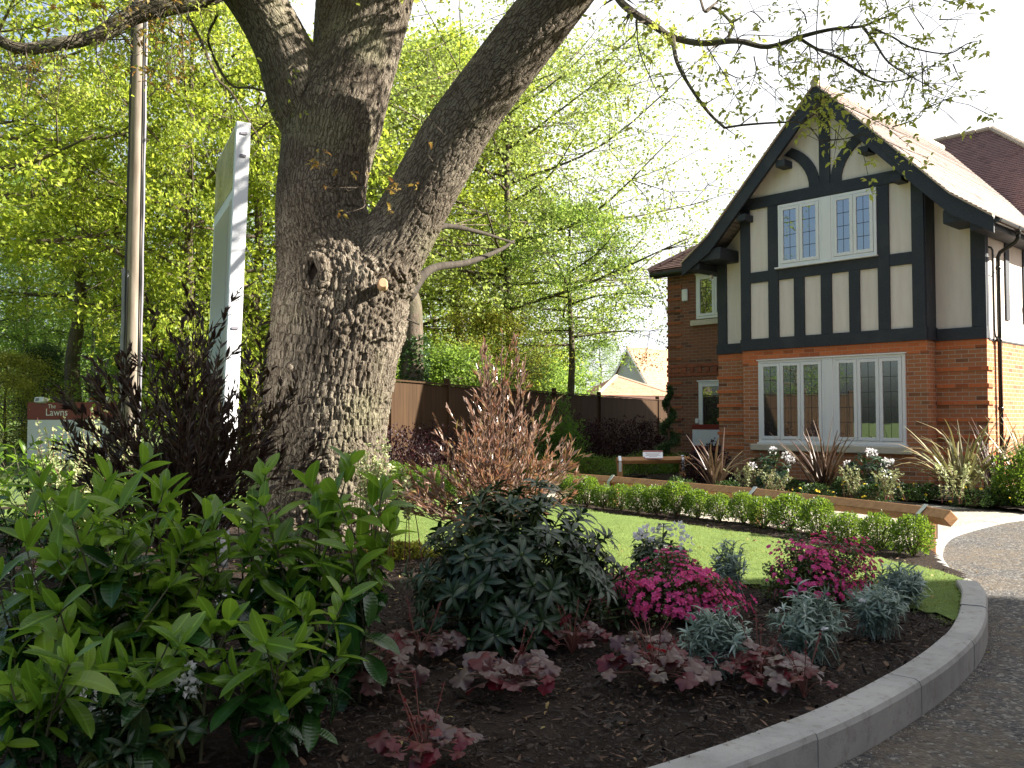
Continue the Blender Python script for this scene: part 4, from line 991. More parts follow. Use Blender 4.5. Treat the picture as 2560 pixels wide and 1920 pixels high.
knee_rail(q, 'short timber rail carrying a small label by the front garden', [(G(1549, 1142, .49)[:2], (1, 0)), (G(1706, 1140, .49)[:2], (1, 0)), (G(1745, 1139, .49)[:2], (1, 0))], z=.49)
c = G(1632, 1141, .49); pl = empty('plaque', c, label='small white and maroon label on top of the short timber rail', cat='sign')
pl.rotation_euler = (R(38), 0, R(-8))
box('plate', M['board_white'], pl, -.20, .20, -.13, .13, .035, .045, bevel=.003); box('band', M['maroon'], pl, -.20, .20, .08, .13, .045, .048); box('band', M['maroon'], pl, -.20, .20, -.13, -.105, .045, .048)
mb = MB()
for i, (y, w_) in enumerate(((.03, .15), (0, .12), (-.03, .15), (-.06, .08))): mb.box(-w_, w_, y-.004, y+.004, .045, .0465)
mb.build('lettering', M['maroon'], pl)

def text(s, size, mat, parent, loc, rot, nm='lettering', ext=.006, align='LEFT', sx=1, font=None):
    cu = bpy.data.curves.new('t', 'FONT'); cu.body = s; cu.size = size; cu.extrude = ext; cu.align_x = align; cu.resolution_u = 3
    o = bpy.data.objects.new('t', cu); C.objects.link(o); dg = bpy.context.evaluated_depsgraph_get(); dg.update()
    me = bpy.data.meshes.new_from_object(o.evaluated_get(dg)); bpy.data.objects.remove(o); me.name = nm
    me.materials.clear(); me.materials.append(mat); t = bpy.data.objects.new(nm, me); C.objects.link(t); t.parent = parent; t.location = loc; t.rotation_euler = rot; t.scale = (sx, 1, 1); return t

def serif(letters, x0, y0, H, mb):
    """small serif capitals/lower case from boxes and arcs: returns nothing, fills mb (x right, y up)"""
    pass
# telegraph pole
A = D(328, 1020, 17.5); B_ = D(352, -120, 17.2)
tp = empty('telegraph_pole', (A[0], A[1], 0), label='tall wooden telegraph pole with cables and grey conduit', cat='pole')
A0 = np.array([A[0], A[1], 0.]); d = (B_-A); d = d/d[2]
def onp(z, dx=0, dy=0): return np.array([d[0]*z+dx, d[1]*z+dy, z])
mb = MB(); mb.tube([onp(z) for z in np.linspace(-.1, 11, 16)], list(np.linspace(.165, .125, 16)), 16); mb.build('post', M['pole'], tp, smooth=True)
for dx, dy, r, z1, mt, nm in ((-.175, -.04, .062, 4.15, 'grey_pipe', 'conduit'), (-.20, .04, .022, 11, 'black_plastic', 'cable'), (-.13, -.10, .014, 11, 'black_plastic', 'cable'), (.145, -.07, .016, 11, 'black_plastic', 'cable'), (.175, -.02, .026, 11, 'grey_pipe', 'cable'), (-.08, -.14, .016, 4.1, 'black_plastic', 'cable')):
    mb = MB(); mb.tube([onp(z, dx*(1-.02*z), dy)+np.array([.006*math.sin(z*4+dx*30), 0, 0]) for z in np.linspace(-.05, z1, 26)], r, 8); mb.build(nm, M[mt], tp, smooth=True)
mb = MB(); P0 = onp(9.5); mb.tube([P0, D(735, 900, 22)-A0], .006, 4)
P1 = D(760, 1010, 24)-A0
mb.build('stay_wire', M['zinc'], tp)

# tall hoarding: white post face and picture board
hb = empty('advert_hoarding', (D(590, 900, 7.0)[0], 7.0, 0), label='tall white advertising board on a post left of the oak', cat='sign')
X0 = np.array([D(590, 900, 7.0)[0], 7.0, 0.]); top1 = D(592, 302, 7.0); top2 = D(630, 302, 7.0); bot1 = D(562, 960, 7.0); bot2 = D(608, 960, 7.0)
dz = top1[2]-bot1[2]; lean = (top1-bot1)/dz; lean[2] = 1
def HB(x, y, z): return lean*z+np.array([bot1[0]-lean[0]*bot1[2]+x-X0[0], y, 0])*1.0
def slab(mb, xa, ya, xb, yb, th, z0, z1, z1b=None, nvec=None):
    a = np.array([xa, ya]); b = np.array([xb, yb]); t = unit((b-a)[None])[0]; nn = np.array([-t[1], t[0]])*th; k = len(mb.v)
    for z, zb in ((z0, z0), (z1, z1 if z1b is None else z1b)):
        for p, zz in ((a, z), (b, zb), (b+nn, zb), (a+nn, z)): q = HB(p[0], p[1], zz); mb.v.append(tuple(q))
    for f in ((0, 1, 5, 4), (1, 2, 6, 5), (2, 3, 7, 6), (3, 0, 4, 7), (4, 5, 6, 7), (3, 2, 1, 0)): mb.f.append(tuple(k+i for i in f)); mb.m.append(0)
ZT = top1[2]
brd = None
tb2 = np.array([-.427, .904]); nl_ = np.array([-.904, -.427])
def bslab(nm, mat, s0, s1, off, th, z0, z1):
    mb = MB(); a = np.array([-.006, .02])+tb2*s0+nl_*off; b = np.array([-.006, .02])+tb2*s1+nl_*off; slab(mb, a[0], a[1], b[0], b[1], -th, z0, z1); return mb.build(nm, mat, hb)
bslab('picture_board', M['board_white'], 0, 1.2, .0, .02, 1.02, ZT-.01)
def panelmat():
    m, t, p = newmat('glossy_print'); v = coords(t); sx = nd(t, 'ShaderNodeSeparateXYZ'); t.links.new(v, sx.inputs[0])
    mr = nd(t, 'ShaderNodeMapRange'); t.links.new(sx.outputs[2], mr.inputs[0]); mr.inputs[1].default_value = 1.0; mr.inputs[2].default_value = 3.6
    n = noise(t, 3.5, 4, coords(t, 'Object', (3, 3, .7)))
    ad = nd(t, 'ShaderNodeMath', operation='MULTIPLY_ADD'); t.links.new(n, ad.inputs[0]); ad.inputs[1].default_value = .10; t.links.new(mr.outputs[0], ad.inputs[2])
    c = ramp(t, ad.outputs[0], [(.0, (.42, .19, .03)), (.26, (.42, .19, .03)), (.28, (.40, .38, .38)), (.36, (.34, .38, .44)), (.46, (.42, .44, .48)), (.53, (.40, .37, .31)), (.75, (.34, .31, .26)), (.88, (.46, .40, .36)), (.95, (.30, .22, .14)), (1, (.2, .18, .16))])
    t.links.new(c, p.inputs['Base Color']); p.inputs['Roughness'].default_value = .3; p.inputs['Specular IOR Level'].default_value = .35; return m
bslab('picture', panelmat(), .22, 1.12, .003, .002, 1.04, ZT-.62)
bslab('upper_print', plain('upper_print', (.36, .31, .28), .2, .5, 3), .03, 1.19, .003, .002, ZT-.52, ZT-.03)
bslab('grey_strip', plain('grey_strip', (.42, .38, .38), .3, .1), .02, .20, .003, .002, 1.04, ZT-.60)
mb = MB(); slab(mb, .015, .01, .075, .045, .05, 0, .8); slab(mb, -.30, .80, -.25, .83, .05, 0, .99); mb.build('stake', M['timber'], hb)
mb = MB(); slab(mb, .001, -.001, .097, .054, .05, .8, ZT); mb.build('white_post', M['board_white'], hb, bevel=.004)
for z0 in (ZT-.10, ZT-.28, 1.95):
    mb = MB(); slab(mb, .03, .012, .075, .038, -.006, z0, z0+.02); mb.build('bracket', M['grey_pipe'], hb)
tv = np.array([tb2[0], tb2[1], 0.])
for i, s_ in enumerate(('find out', 'more', 'here')):
    q = HB(-.006+tb2[0]*1.08+nl_[0]*.006, .02+tb2[1]*1.08+nl_[1]*.006, 1.55-.15*i)
    text(s_, .15, M['text_white'], hb, tuple(q), (PI/2, 0, math.atan2(-tb2[1], -tb2[0])), ext=.001)

# the low entrance sign
sa = D(70, 1006, 23.5); sb = D(300, 1012, 23.0)
es = empty('entrance_sign', (sa[0], sa[1], 0), math.atan2(sb[1]-sa[1], sb[0]-sa[0]), label='long maroon and white estate sign reading The Lawns', cat='sign')
W = float(np.linalg.norm(sb[:2]-sa[:2])); zt = float(sa[2])
box('panel', M['board_white'], es, 0, W, 0, .05, .2, zt-.455); box('header', M['maroon'], es, -.01, W+.01, -.01, .06, zt-.45, zt, bevel=.005)
for x in (.15, W-.15): box('post', M['timber'], es, x-.05, x+.05, .06, .16, 0, zt-.05)
def fl(x):
    f = rbox('floodlight', M['board_white'], es, (x, -.03, zt+.05), (.30, .2, .15), .035, rot=(R(-12), 0, 0)); box('lens', M['grey_pipe'], f, -.10, .0, -.105, -.10, -.04, .04); return f
fl(.42); fl(W-.42)
# lettering: solid glyph strokes built as thin plates
text('The', .155, M['text_white'], es, (.60, -.012, zt-.155), (PI/2, 0, 0), ext=.004, sx=.95)
text('Lawns', .265, M['text_white'], es, (.53, -.012, zt-.345), (PI/2, 0, 0), ext=.004, sx=.98)
# street lamp, estate-agent board, small road sign
q = D(226, 1030, 33); sl = empty('street_lamp', (q[0], q[1], 0), label='thin grey street lamp column among the trees on the left', cat='street lamp')
mb = MB(); mb.tube([(0, 0, 0), (0, 0, 1.2), (0, 0, 1.25), (.06, 0, 4.4), (.10, 0, 4.62), (.25, 0, 4.7)], [.10, .10, .07, .05, .04, .035], 10); mb.build('column', M['lampgrey'], sl, smooth=True)
rbox('lantern', M['grey_pipe'], sl, (.48, 0, 4.73), (.55, .22, .10), .04)
q = D(246, 1030, 27); ea = empty('agent_board', (q[0], q[1], 0), R(8), label='estate agent board in navy, yellow, white and red', cat='sign')
box('post', M['pole'], ea, -.28, -.22, -.03, .03, 0, 2.26)
box('main_panel', M['navy'], ea, -.26, .26, -.05, -.035, 1.93, 2.2); box('yellow_strip', M['mustard'], ea, -.25, .21, -.056, -.05, 1.97, 2.02)
text('HUNTERS', .105, M['board_white'], ea, (-.01, -.055, 2.07), (PI/2, 0, 0), ext=.002, align='CENTER', sx=.85)
box('slip_panel', M['board_white'], ea, -.26, .24, -.05, -.035, 1.72, 1.91); box('red_strip', M['red'], ea, -.24, .19, -.056, -.05, 1.81, 1.88)
q = D(219, 1030, 32); rs = empty('road_sign', (q[0], q[1], 0), label='small pale sign plate fixed behind the street lamp', cat='sign')
box('plate', M['grey_pipe'], rs, -.02, .22, .1, .11, 2.5, 2.95); box('post', M['lampgrey'], rs, .08, .13, .11, .16, 0, 2.9)

# ================================================================== FAR HOUSES
fh = empty('white_gabled_house', (11.2, 86, 0), R(-47), label='distant house with pale gable and orange tiled roof beyond the fence', cat='house')
mb = MB(); mb.prism([(-2.6, 0), (2.6, 0), (2.6, 4.0), (0, 7.85), (-2.6, 4.0)], 0, 12); mb.build('wall', plain('pale_render', (.50, .51, .50), .9, .03), fh)
mb = MB(); slope(mb, (-2.95, -.3, 3.75), (-2.95, 12, 3.75), (0, -.3, 8.1), (0, 12, 8.1), .25); slope(mb, (2.95, -.3, 3.75), (2.95, 12, 3.75), (0, -.3, 8.1), (0, 12, 8.1), .25)
rf = mb.build('roof', M['tile_far'], fh, recalc=False); mb = MB(); mb.tube([(0, -.32, 8.12), (0, 12, 8.12)], .14, 8); mb.build('ridge_tiles', M['verge'], rf)
for s in (-1, 1):
    mb = MB(); mb.prism([(0, 8.0), (s*2.95, 3.65), (s*2.95, 3.4), (0, 7.7)], -.36, -.30); mb.build('bargeboard', M['white'], fh)
rbox('wall_lamp', M['white'], fh, (0, -.05, 6.3), (.3, .1, .4), .1)
mb = MB(); mb.tube([(.6, 2.8, 7.9), (.6, 2.8, 9.6)], .03, 5); mb.tube([(-.6, 2.8, 9.5), (.8, 2.8, 9.5)], .025, 5)
for i in range(5): mb.tube([(-.6+i*.25, 2.5, 9.5), (-.6+i*.25, 3.1, 9.5)], .012, 4)
mb.build('aerial', M['zinc'], fh)
dg_ = empty('dormer_wing', (0, 0, 0)); dg_.parent = fh; dg_.location = (4.2, 6.6, 0)
mb = MB(); mb.prism([(-1.6, 0), (1.8, 0), (1.8, 4.3), (0, 6.9), (-1.6, 4.5)], 0, 5); mb.build('wall', M['far_brick'], dg_)
mb = MB(); mb.prism([(-.1, 7.1), (-2.1, 4.2), (-2.1, 4.0), (0, 6.95), (2.1, 4.0), (2.1, 4.2), (.1, 7.1)], -.3, 5); mb.build('roof', M['tile_far'], dg_)
f = casement(dg_, -1.0, .8, 3.1, 4.3, -.05, 2, None, .08, .08)
gr = empty('hip_roofed_garage', (10.5, 76, 0), label='low distant garage with orange pyramid roof just over the fence', cat='garage')
mb = MB(); b1, b2, b3, b4, ap = np.array([-3.5, -1.6, 3.2]), np.array([3.9, 1.2, 3.2]), np.array([2.0, 6, 3.2]), np.array([-5, 4, 3.2]), np.array([-1.4, 2.3, 4.98])
slope(mb, b1, b2, ap, ap, .25); slope(mb, b2, b3, ap, ap, .25); slope(mb, b3, b4, ap, ap, .25); slope(mb, b4, b1, ap, ap, .25)
rf = mb.build('roof', M['tile_far'], gr, recalc=False)
mb = MB(); mb.tube([b1, ap], .16, 6); mb.tube([b2, ap], .13, 6); mb.build('hip_tiles', M['verge'], rf)
mb = MB(); k = [b1*.93, b2*.93, b3*.93, b4*.93]; mb.prism([(p[0], p[1]) for p in k], 0, 3.15, 'z'); mb.build('wall', M['far_brick'], gr)

# ================================================================== BACKGROUND TREES
def tree_proto(seed, H, cr_, base, nleaf, lsize, r0, lmat, bmat, nl=22, flat=.6, top=1.0, droop=0., fork=None, blob=.32, shape=None):
    g = rng_(seed); tb = MB(); tr = [np.array([0, 0, -.2])]
    n = 9
    for i in range(1, n): tr.append(np.array([g.normal(0, .06*H/12), g.normal(0, .06*H/12), H*.93*i/(n-1)]))
    tr = smoothpts(np.array(tr), 3); tb.tube(tr, list(r0*(1-.93*np.linspace(0, 1, len(tr))**.9)*(1+.35*np.exp(-np.linspace(0, 1, len(tr))*30))), 12)
    tips = []
    for k in range(nl):
        t = (k+.5)/nl; z = base+(H*.9-base)*t**.9; a = k*2.4+g.uniform(-.4, .4)
        env = cr_*((math.sin(PI*min(1, .18+.82*t)))**.6 if shape is None else shape(t)); ln = env*g.uniform(.75, 1.1)
        i = int(np.clip(z/(H*.93)*len(tr), 0, len(tr)-1)); p = tr[i]; p = np.array([p[0], p[1], z*.93]); rise = ln*g.uniform(.1, .55)*(.5+t)
        d = np.array([math.cos(a), math.sin(a), 0]); e = p+d*ln+[0, 0, rise-droop*ln]; m_ = p+d*ln*.5+[0, 0, rise*.35+g.normal(0, .1)]
        q = smoothpts(np.array([p, m_+g.normal(0, .12, 3), e]), 4); rl = max(.014, r0*.30*(1-.6*t)); tb.tube(q, list(np.linspace(rl, rl*.2, len(q))), 6)
        for j in range(9):
            u = g.uniform(.25, 1); a0 = q[int(u*(len(q)-1))]; dd = unit((d*.6+rdir(g, 1, .05-droop, .6)[0])[None])[0]; l2 = ln*g.uniform(.22, .5)
            b0 = a0+dd*l2; mm = (a0+b0)/2+g.normal(0, .06*l2, 3); tb.tube([a0, mm, b0], [rl*.28, rl*.18, .006], 4); tips += [b0, mm*.4+b0*.6]
            for h in range(2):
                d3 = unit((dd+g.normal(0, .7, 3))[None])[0]; c0 = mm+d3*l2*.6; tb.tube([mm, c0], [.010, .004], 3); tips += [c0]
    tips = np.array(tips); wgt = g.random(len(tips))**.9; wgt /= wgt.sum()
    idx = g.choice(len(tips), nleaf, p=wgt); bl = blob*g.uniform(.5, 1.5, len(tips))[idx][:, None]
    pos = tips[idx]+g.normal(0, 1, (nleaf, 3))*bl*np.array([1, 1, flat])
    lb = LB(); lb.add(T_quad(.34, .06), pos, rdir(g, nleaf, -.25, .7), g.uniform(.6, 1.3, nleaf)*lsize, g, upj=.7)
    tm = tb.mesh('trunk', True, recalc=False); tm.materials.append(bmat); cm = lb.mesh('crown'); cm.materials.append(lmat); return tm, cm
LG = leafmat('spring_leaf', (.11, .17, .02), (.21, .28, .03), .58, .5, c=(.34, .36, .05), tcol=(.60, .70, .08))
LG2 = leafmat('mid_leaf', (.08, .14, .02), (.13, .22, .03), .52, .5, c=(.20, .28, .05), tcol=(.42, .60, .10))
LP = leafmat('pale_leaf', (.14, .20, .04), (.22, .28, .06), .5, .5, c=(.30, .34, .10), tcol=(.5, .62, .14))
LY = leafmat('golden_leaf', (.20, .22, .03), (.28, .30, .05), .4, .5, c=(.36, .34, .06), tcol=(.5, .5, .06))
LD = leafmat('dark_leaf', (.02, .05, .015), (.035, .075, .02), .25, .45, c=(.06, .11, .03), tcol=(.10, .20, .04))
PR = {
 'bright': tree_proto(1, 12.5, 4.6, 1.9, 47000, .11, .24, LG, M['bark2'], 30, blob=.26, flat=.5),
 'bright2': tree_proto(2, 11, 4.2, 1.2, 40000, .11, .20, LG, M['bark2'], 28, blob=.26, flat=.5),
 'mid': tree_proto(3, 12, 4.0, 2.2, 26000, .10, .22, LG2, M['bark2'], 26, blob=.4),
 'clear': tree_proto(9, 12.5, 4.4, 4.6, 34000, .108, .27, LG, M['bark2'], 26, blob=.27, flat=.45),
 'umbrella': tree_proto(19, 12, 4.2, 4.4, 34000, .09, .2, LG2, M['bark2'], 24, blob=.3, flat=.4, droop=.12),
 'pale': tree_proto(4, 12.5, 5.2, 3.6, 56000, .09, .20, LP, M['bark2'], 34, flat=.5, blob=.38, shape=lambda t: .55+.6*math.sin(PI*min(1, t*.9+.15))*1.0),
 'birch': tree_proto(5, 13, 2.6, 2.5, 17000, .10, .12, LG2, M['bark2'], 26, blob=.4, droop=.25),
 'golden': tree_proto(6, 4.6, 1.9, .3, 26000, .06, .08, LY, M['bark2'], 22, blob=.25),
 'conifer': tree_proto(7, 6.0, 1.8, .3, 34000, .07, .12, LD, M['bark2'], 30, blob=.22, shape=lambda t: 1.05-.85*t),
 'bush': tree_proto(8, 3.6, 2.0, .25, 24000, .075, .06, LG2, M['bark2'], 20, blob=.3),
}
def place_tree(kind, px, Y, sc, rot, name, label, group=None, szx=1.0, X=None):
    x = (px-1280)/FPX*Y if X is None else X
    e = empty(name, (x, Y, 0), rot, label=label, cat='tree', group=group)
    for nm, me in zip(('trunk', 'crown'), PR[kind]):
        o = bpy.data.objects.new(nm, me); C.objects.link(o); o.parent = e; o.scale = (sc*szx, sc*szx, sc)
    return e
GT = 'trees in the background'
TREES = [
 ('clear', 190, 27, 1.05, 1.0, 'broadleaf_tree', 'leafy tree with a bare forked lower trunk behind the maroon sign', None),
 ('bright', 470, 21, 1.12, 2.2, 'broadleaf_tree', 'bright green tree filling the gap between telegraph pole and hoarding', .62),
 ('clear', -130, 19, 1.12, .4, 'broadleaf_tree', 'bright green tree at the upper left edge of the picture', None),
 ('bright2', 640, 24, 1.15, 4.0, 'broadleaf_tree', 'bright green tree directly behind the hoarding and the oak trunk', None),
 ('bright', 930, 29, 1.25, 5.1, 'broadleaf_tree', 'bright green tree seen through the fork of the oak', None),
 ('bright2', 1150, 33, 1.5, 3.0, 'broadleaf_tree', 'light green tree just right of the leaning oak limb', None),
 ('pale', 1275, 27, 1.12, .7, 'broadleaf_tree', 'pale sparse-leaved tree standing between the oak and the house', None),
 ('mid', 1080, 42, 1.0, 2.7, 'broadleaf_tree', 'mid green tree behind the pale sparse tree', None),
 ('mid', 330, 36, 1.1, .3, 'broadleaf_tree', 'tall mid green tree far behind the telegraph pole', None),
 ('mid', 560, 40, 1.15, 1.9, 'broadleaf_tree', 'tall mid green tree far behind the hoarding', None),
 ('birch', 60, 34, 1.0, 1.2, 'birch_tree', 'slender birch far left above the golden conifer', None),
 ('birch', 150, 40, 1.05, 2.9, 'birch_tree', 'slender birch behind the forked tree on the left', None),
 ('birch', 250, 38, 1.0, 4.4, 'birch_tree', 'slender birch behind the street lamp', None),
 ('birch', -40, 30, 1.0, .2, 'birch_tree', 'thin birch trunk cut by the left edge of the picture', None),
 ('conifer', 110, 29, .72, .9, 'evergreen_tree', 'dark bushy evergreen behind the left end of the maroon sign', None),
 ('golden', 15, 24.5, .75, 2.0, 'golden_shrub', 'golden-yellow bushy conifer at the left edge beside the sign', None),
 ('golden', 1210, 25, 1.05, 1.0, 'golden_shrub', 'yellow-green shrub above the fence right of the cut trunk', None),
 ('bush', 1120, 23, .95, 3.0, 'bush', 'green bush rising over the fence behind the copper shrub', None),
 ('bush', 1330, 31, 1.0, 5.0, 'bush', 'green bush over the fence left of the far house', None),
 ('conifer', 1330, 30, .62, 5.0, 'evergreen_bush', 'dark evergreen bush peering over the middle of the fence', None),
 ('bush', 450, 26, 1.3, 1.4, 'bush', 'bright bush behind the dark purple shrub and telegraph pole', None),
 ('bush', 620, 28, 1.3, 2.4, 'bush', 'green bush low behind the hoarding', None),
 ('umbrella', 1425, 26, .74, 1.5, 'broadleaf_tree', 'mid green overhanging tree between the pale tree and the brick wing', .95),
 ('conifer', 1600, 112, 1.6, .5, 'evergreen_tree', 'dark evergreen behind the ridge of the far gabled house', None),
 ('golden', 1650, 118, 2.2, 3.5, 'broadleaf_tree', 'sunlit rounded tree beside the brick wing in the distance', None),
 ('mid', 1500, 100, .95, 3.5, 'broadleaf_tree', 'distant green tree left of the far gabled house', None),
]
for k, px, Y, sc, rot, nm, lab, sx_ in TREES: place_tree(k, px, Y, sc, rot, nm, lab, None, sx_ or 1.0)
# trees outside the frame whose reflection shows in the windows
for i, (x, y, k, lab) in enumerate([(-13, 4, 'bright', 'bright tree beyond the left edge, reflected in the upper window'), (-17, -4, 'mid', 'green tree beyond the left edge, reflected in the lower window'), (-9, -12, 'bright2', 'tree behind the photographer reflected in the glass'), (-24, 10, 'mid', 'tall tree beyond the left edge near the road')]):
    place_tree(k, 0, y, .8, i*1.3, 'broadleaf_tree', lab, None, X=x)
# cut, ivy-clad trunk beside the oak
q = D(1035, 940, 19); ct = empty('cut_trunk', (q[0], q[1], 0), label='thick bare grey trunk standing behind the fence beside the oak', cat='tree')
mb = MB(); P = np.array([[0, 0, 0, .30], [-.02, 0, 1.5, .25], [-.04, 0, 2.6, .235], [-.06, 0, 3.6, .225], [-.12, 0, 4.05, .14], [-.2, 0, 4.5, .08], [-.35, .1, 6, .05]]); P = smoothpts(P, 5); mb.tube(P[:, :3], P[:, 3], 14)
mb.build('trunk', M['bark2'], ct, smooth=True)
g = rng_(91); lb = LB(); n_ = 5200; a = g.uniform(0, 2*PI, n_); h = g.random(n_)**1.5*3.0; rr = (.27+.35*np.exp(-h*1.2))*g.uniform(.8, 1.15, n_)
lb.add(T_quad(.4, .05), np.c_[rr*np.cos(a), rr*np.sin(a), h], rdir(g, n_, .1, .7), g.uniform(.05, .09, n_), g, upj=.8); lb.build('ivy', LD, ct)
# distant woodland as one mass
g = rng_(60); lb = LB(); ns = 420; cx = g.uniform(-62, 18, ns); cyy = g.uniform(58, 85, ns); cx = np.minimum(cx, 3.5-2*g.random(ns)); ch = g.uniform(1, 9.5, ns)*np.where(cx > -2, .6, 1)
idx = g.integers(0, ns, 52000); pos = np.stack([cx[idx], cyy[idx], ch[idx]], 1)+g.normal(0, 1, (52000, 3))*np.array([1.3, 1.3, 1.0]); pos[:, 2] = abs(pos[:, 2])
lb.add(T_quad(.36, .05), pos, rdir(g, len(pos), 0, .8), g.uniform(.2, .42, len(pos)), g, upj=.8)
lb.build('distant_woodland', [LG2], kind='stuff', label='far wood of thin green trees filling the left horizon', cat='wood')

# ================================================================== PLANTS
def stem_set(tb, base, tips, r0, r1, g, k=4, spread=.05, seg=5, arch=.12):
    """stems from around a base point to each tip; returns list of polylines"""
    out = []
    for t in tips:
        b0 = base+np.array([g.normal(0, spread), g.normal(0, spread), 0]); m_ = (b0+t)/2; m_[2] += arch*np.linalg.norm(t-b0)
        m_[:2] = b0[:2]+(t-b0)[:2]*.36
        P = smoothpts(np.array([b0, m_, t]), k); tb.tube(P, list(np.linspace(r0, r1, len(P))), seg, cap=False); out.append(P)
    return out
def along(P, n, g, lo=.3, hi=1.0):
    d = np.concatenate([[0], np.cumsum(np.linalg.norm(np.diff(P, axis=0), axis=1))]); t = np.sort(g.uniform(lo, hi, n))*d[-1]
    X = np.stack([np.interp(t, d, P[:, k]) for k in range(3)], 1); i = np.clip(np.searchsorted(d, t), 1, len(P)-1); return X, unit(P[i]-P[i-1])
def finish(name, base, label, cat, parts, group=None, rz=0):
    """parts: list of (part name, builder(MB or LB) , material, kwargs) built in local coordinates"""
    e = empty(name, base, rz, label=label, cat=cat, group=group)
    for nm, b, mt, kw in parts: b.build(nm, mt, e, **kw)
    return e
ELL = lambda t: math.sin(PI*min(1, .03+.97*t**1.08))**.62
TL = T_grid(7, .215, .22, .25, ELL); TLs = T_grid(4, .20, .2, .2)

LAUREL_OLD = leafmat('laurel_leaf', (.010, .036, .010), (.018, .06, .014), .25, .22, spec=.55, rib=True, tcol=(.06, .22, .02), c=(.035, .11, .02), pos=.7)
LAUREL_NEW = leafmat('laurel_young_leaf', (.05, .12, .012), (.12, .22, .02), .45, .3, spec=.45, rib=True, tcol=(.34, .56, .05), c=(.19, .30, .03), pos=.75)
TLV = [T_grid(7, .215, .14, .12, ELL), T_grid(7, .225, .26, .42, ELL), T_grid(7, .205, .10, .30, ELL), T_grid(7, .19, .34, -.08, ELL)]
def laurel(x, y, h, seed, label, nst=3, sp=.22, ls=.15, dens=1.0):
    g = rng_(seed); tb = MB(); old = LB(); new = LB(); base = np.zeros(3)
    for k in range(nst):
        a = 2*PI*k/nst+g.uniform(-.6, .6); rr = sp*g.uniform(.4, 1.3) if nst > 1 else .02; hh = h*g.uniform(.62, .95) if k else h
        tip = np.array([rr*math.cos(a), rr*math.sin(a), hh]); P = stem_set(tb, base, [tip], .0065, .0028, g, 5, .035, 7, .05)[0]
        sh = [(P, True)]
        for j in range(4):
            X, T = along(P, 1, g, .12, .7); d = unit(T[0:1]*1.1+rdir(g, 1, .1, .4))[0]; L = h*g.uniform(.16, .38); Q = smoothpts(np.array([X[0], X[0]+d*L*.5+[0, 0, .02], X[0]+d*L+[0, 0, L*.35]]), 4); tb.tube(Q, list(np.linspace(.004, .0024, len(Q))), 6, cap=False); sh.append((Q, False))
        for Q, main in sh:
            L = np.linalg.norm(np.diff(Q, axis=0), axis=1).sum(); m = max(5, int(L/.042*dens)); X, T = along(Q, m, g, .06 if main else .2, .96)
            ph = np.arange(m)*2.4+g.uniform(0, 6)+g.normal(0, .35, m); e1 = unit(np.cross(T, [.3, .9, .1])); e2 = np.cross(T, e1)
            out = e1*np.cos(ph)[:, None]+e2*np.sin(ph)[:, None]; u = np.linspace(0, 1, m)[:, None]; hr = X[:, 2:3]/h
            d = unit(out+T*(-.15+.9*u*hr)+np.array([0, 0, .35])*(hr-.35)+g.normal(0, .2, (m, 3)))
            sc = ls*g.uniform(.42, 1.3, m)*(1-.2*u[:, 0]); isn = (X[:, 2] > h*g.uniform(.5, .7)); tv_ = g.integers(0, 4, m)
            for v_ in range(4):
                for sel, lb in ((~isn & (tv_ == v_), old), (isn & (tv_ == v_), new)): lb.add(TLV[v_], X[sel], d[sel], sc[sel], g, up=T[sel]*.7+[0, 0, .8], upj=.3)
            nt_ = 4 if main else int(g.integers(2, 4)); a_ = np.arange(nt_)*2.4+g.uniform(0, 6); tdir = unit((Q[-1]-Q[-3])[None]+g.normal(0, .02, 3))[0]; e1 = unit(np.cross(tdir, [.3, .9, .1])[None])[0]; e2 = np.cross(tdir, e1)
            dd = unit(np.array([e1*math.cos(t)+e2*math.sin(t) for t in a_])*.85+tdir*np.array([.35, .7, 1.2, 2.2])[:nt_, None])
            new.add(TLV[3], np.repeat(Q[-1:], nt_, 0), dd, ls*np.array([.95, .8, .6, .42])[:nt_]*g.uniform(.8, 1.15), g, up=tdir+[0, 0, .2], upj=.2)
    return finish('laurel_shrub', (x, y, .09), label, 'shrub', [('stems', tb, M['stem_olive'], dict(smooth=True, recalc=False)), ('leaves', old, LAUREL_OLD, dict(smooth=True, uv=True)), ('young_leaves', new, LAUREL_NEW, dict(smooth=True, uv=True))])
def at(px, py, Y): p = D(px, py, Y); return p[0], p[1], p[2]
# (top px, top py, depth) of each plant
LA = [(70, 1310, 3.35, 3, .20, .125, 'glossy laurel at the very left edge of the picture, rising above its neighbours'),
      (185, 1165, 3.75, 3, .22, .14, 'tall laurel with big pale green top leaves near the left edge'),
      (285, 1235, 3.45, 3, .20, .135, 'laurel just right of the tall pale-topped one on the left'),
      (460, 1290, 3.75, 3, .20, .12, 'laurel standing in front of the dark purple shrub'),
      (600, 1185, 3.85, 3, .20, .13, 'laurel whose upright tip stands in front of the left foot of the oak'),
      (760, 1165, 3.80, 3, .20, .135, 'laurel whose three-leaved tip stands before the middle of the oak trunk'),
      (905, 1230, 3.70, 3, .17, .13, 'rightmost tall laurel, just left of the rhododendron'),
      (520, 1555, 3.15, 1, .02, .11, 'small single-stemmed laurel low in the foreground'),
      (740, 1500, 3.2, 3, .17, .105, 'low laurel in the foreground beside the bare mulch'),
      (330, 1600, 3.0, 2, .13, .11, 'low laurel in the bottom left foreground next to white flowers'),
      (235, 1480, 3.3, 3, .2, .13, 'dark laurel low between the two tall ones near the left edge'), (420, 1450, 3.5, 3, .18, .125, 'dark laurel low in front of the base of the dark purple shrub'), (640, 1620, 3.0, 2, .12, .12, 'low laurel spreading over the bare mulch near the bottom edge'),
      (90, 1640, 2.85, 3, .16, .115, 'dark laurel in the bottom left corner of the picture')]
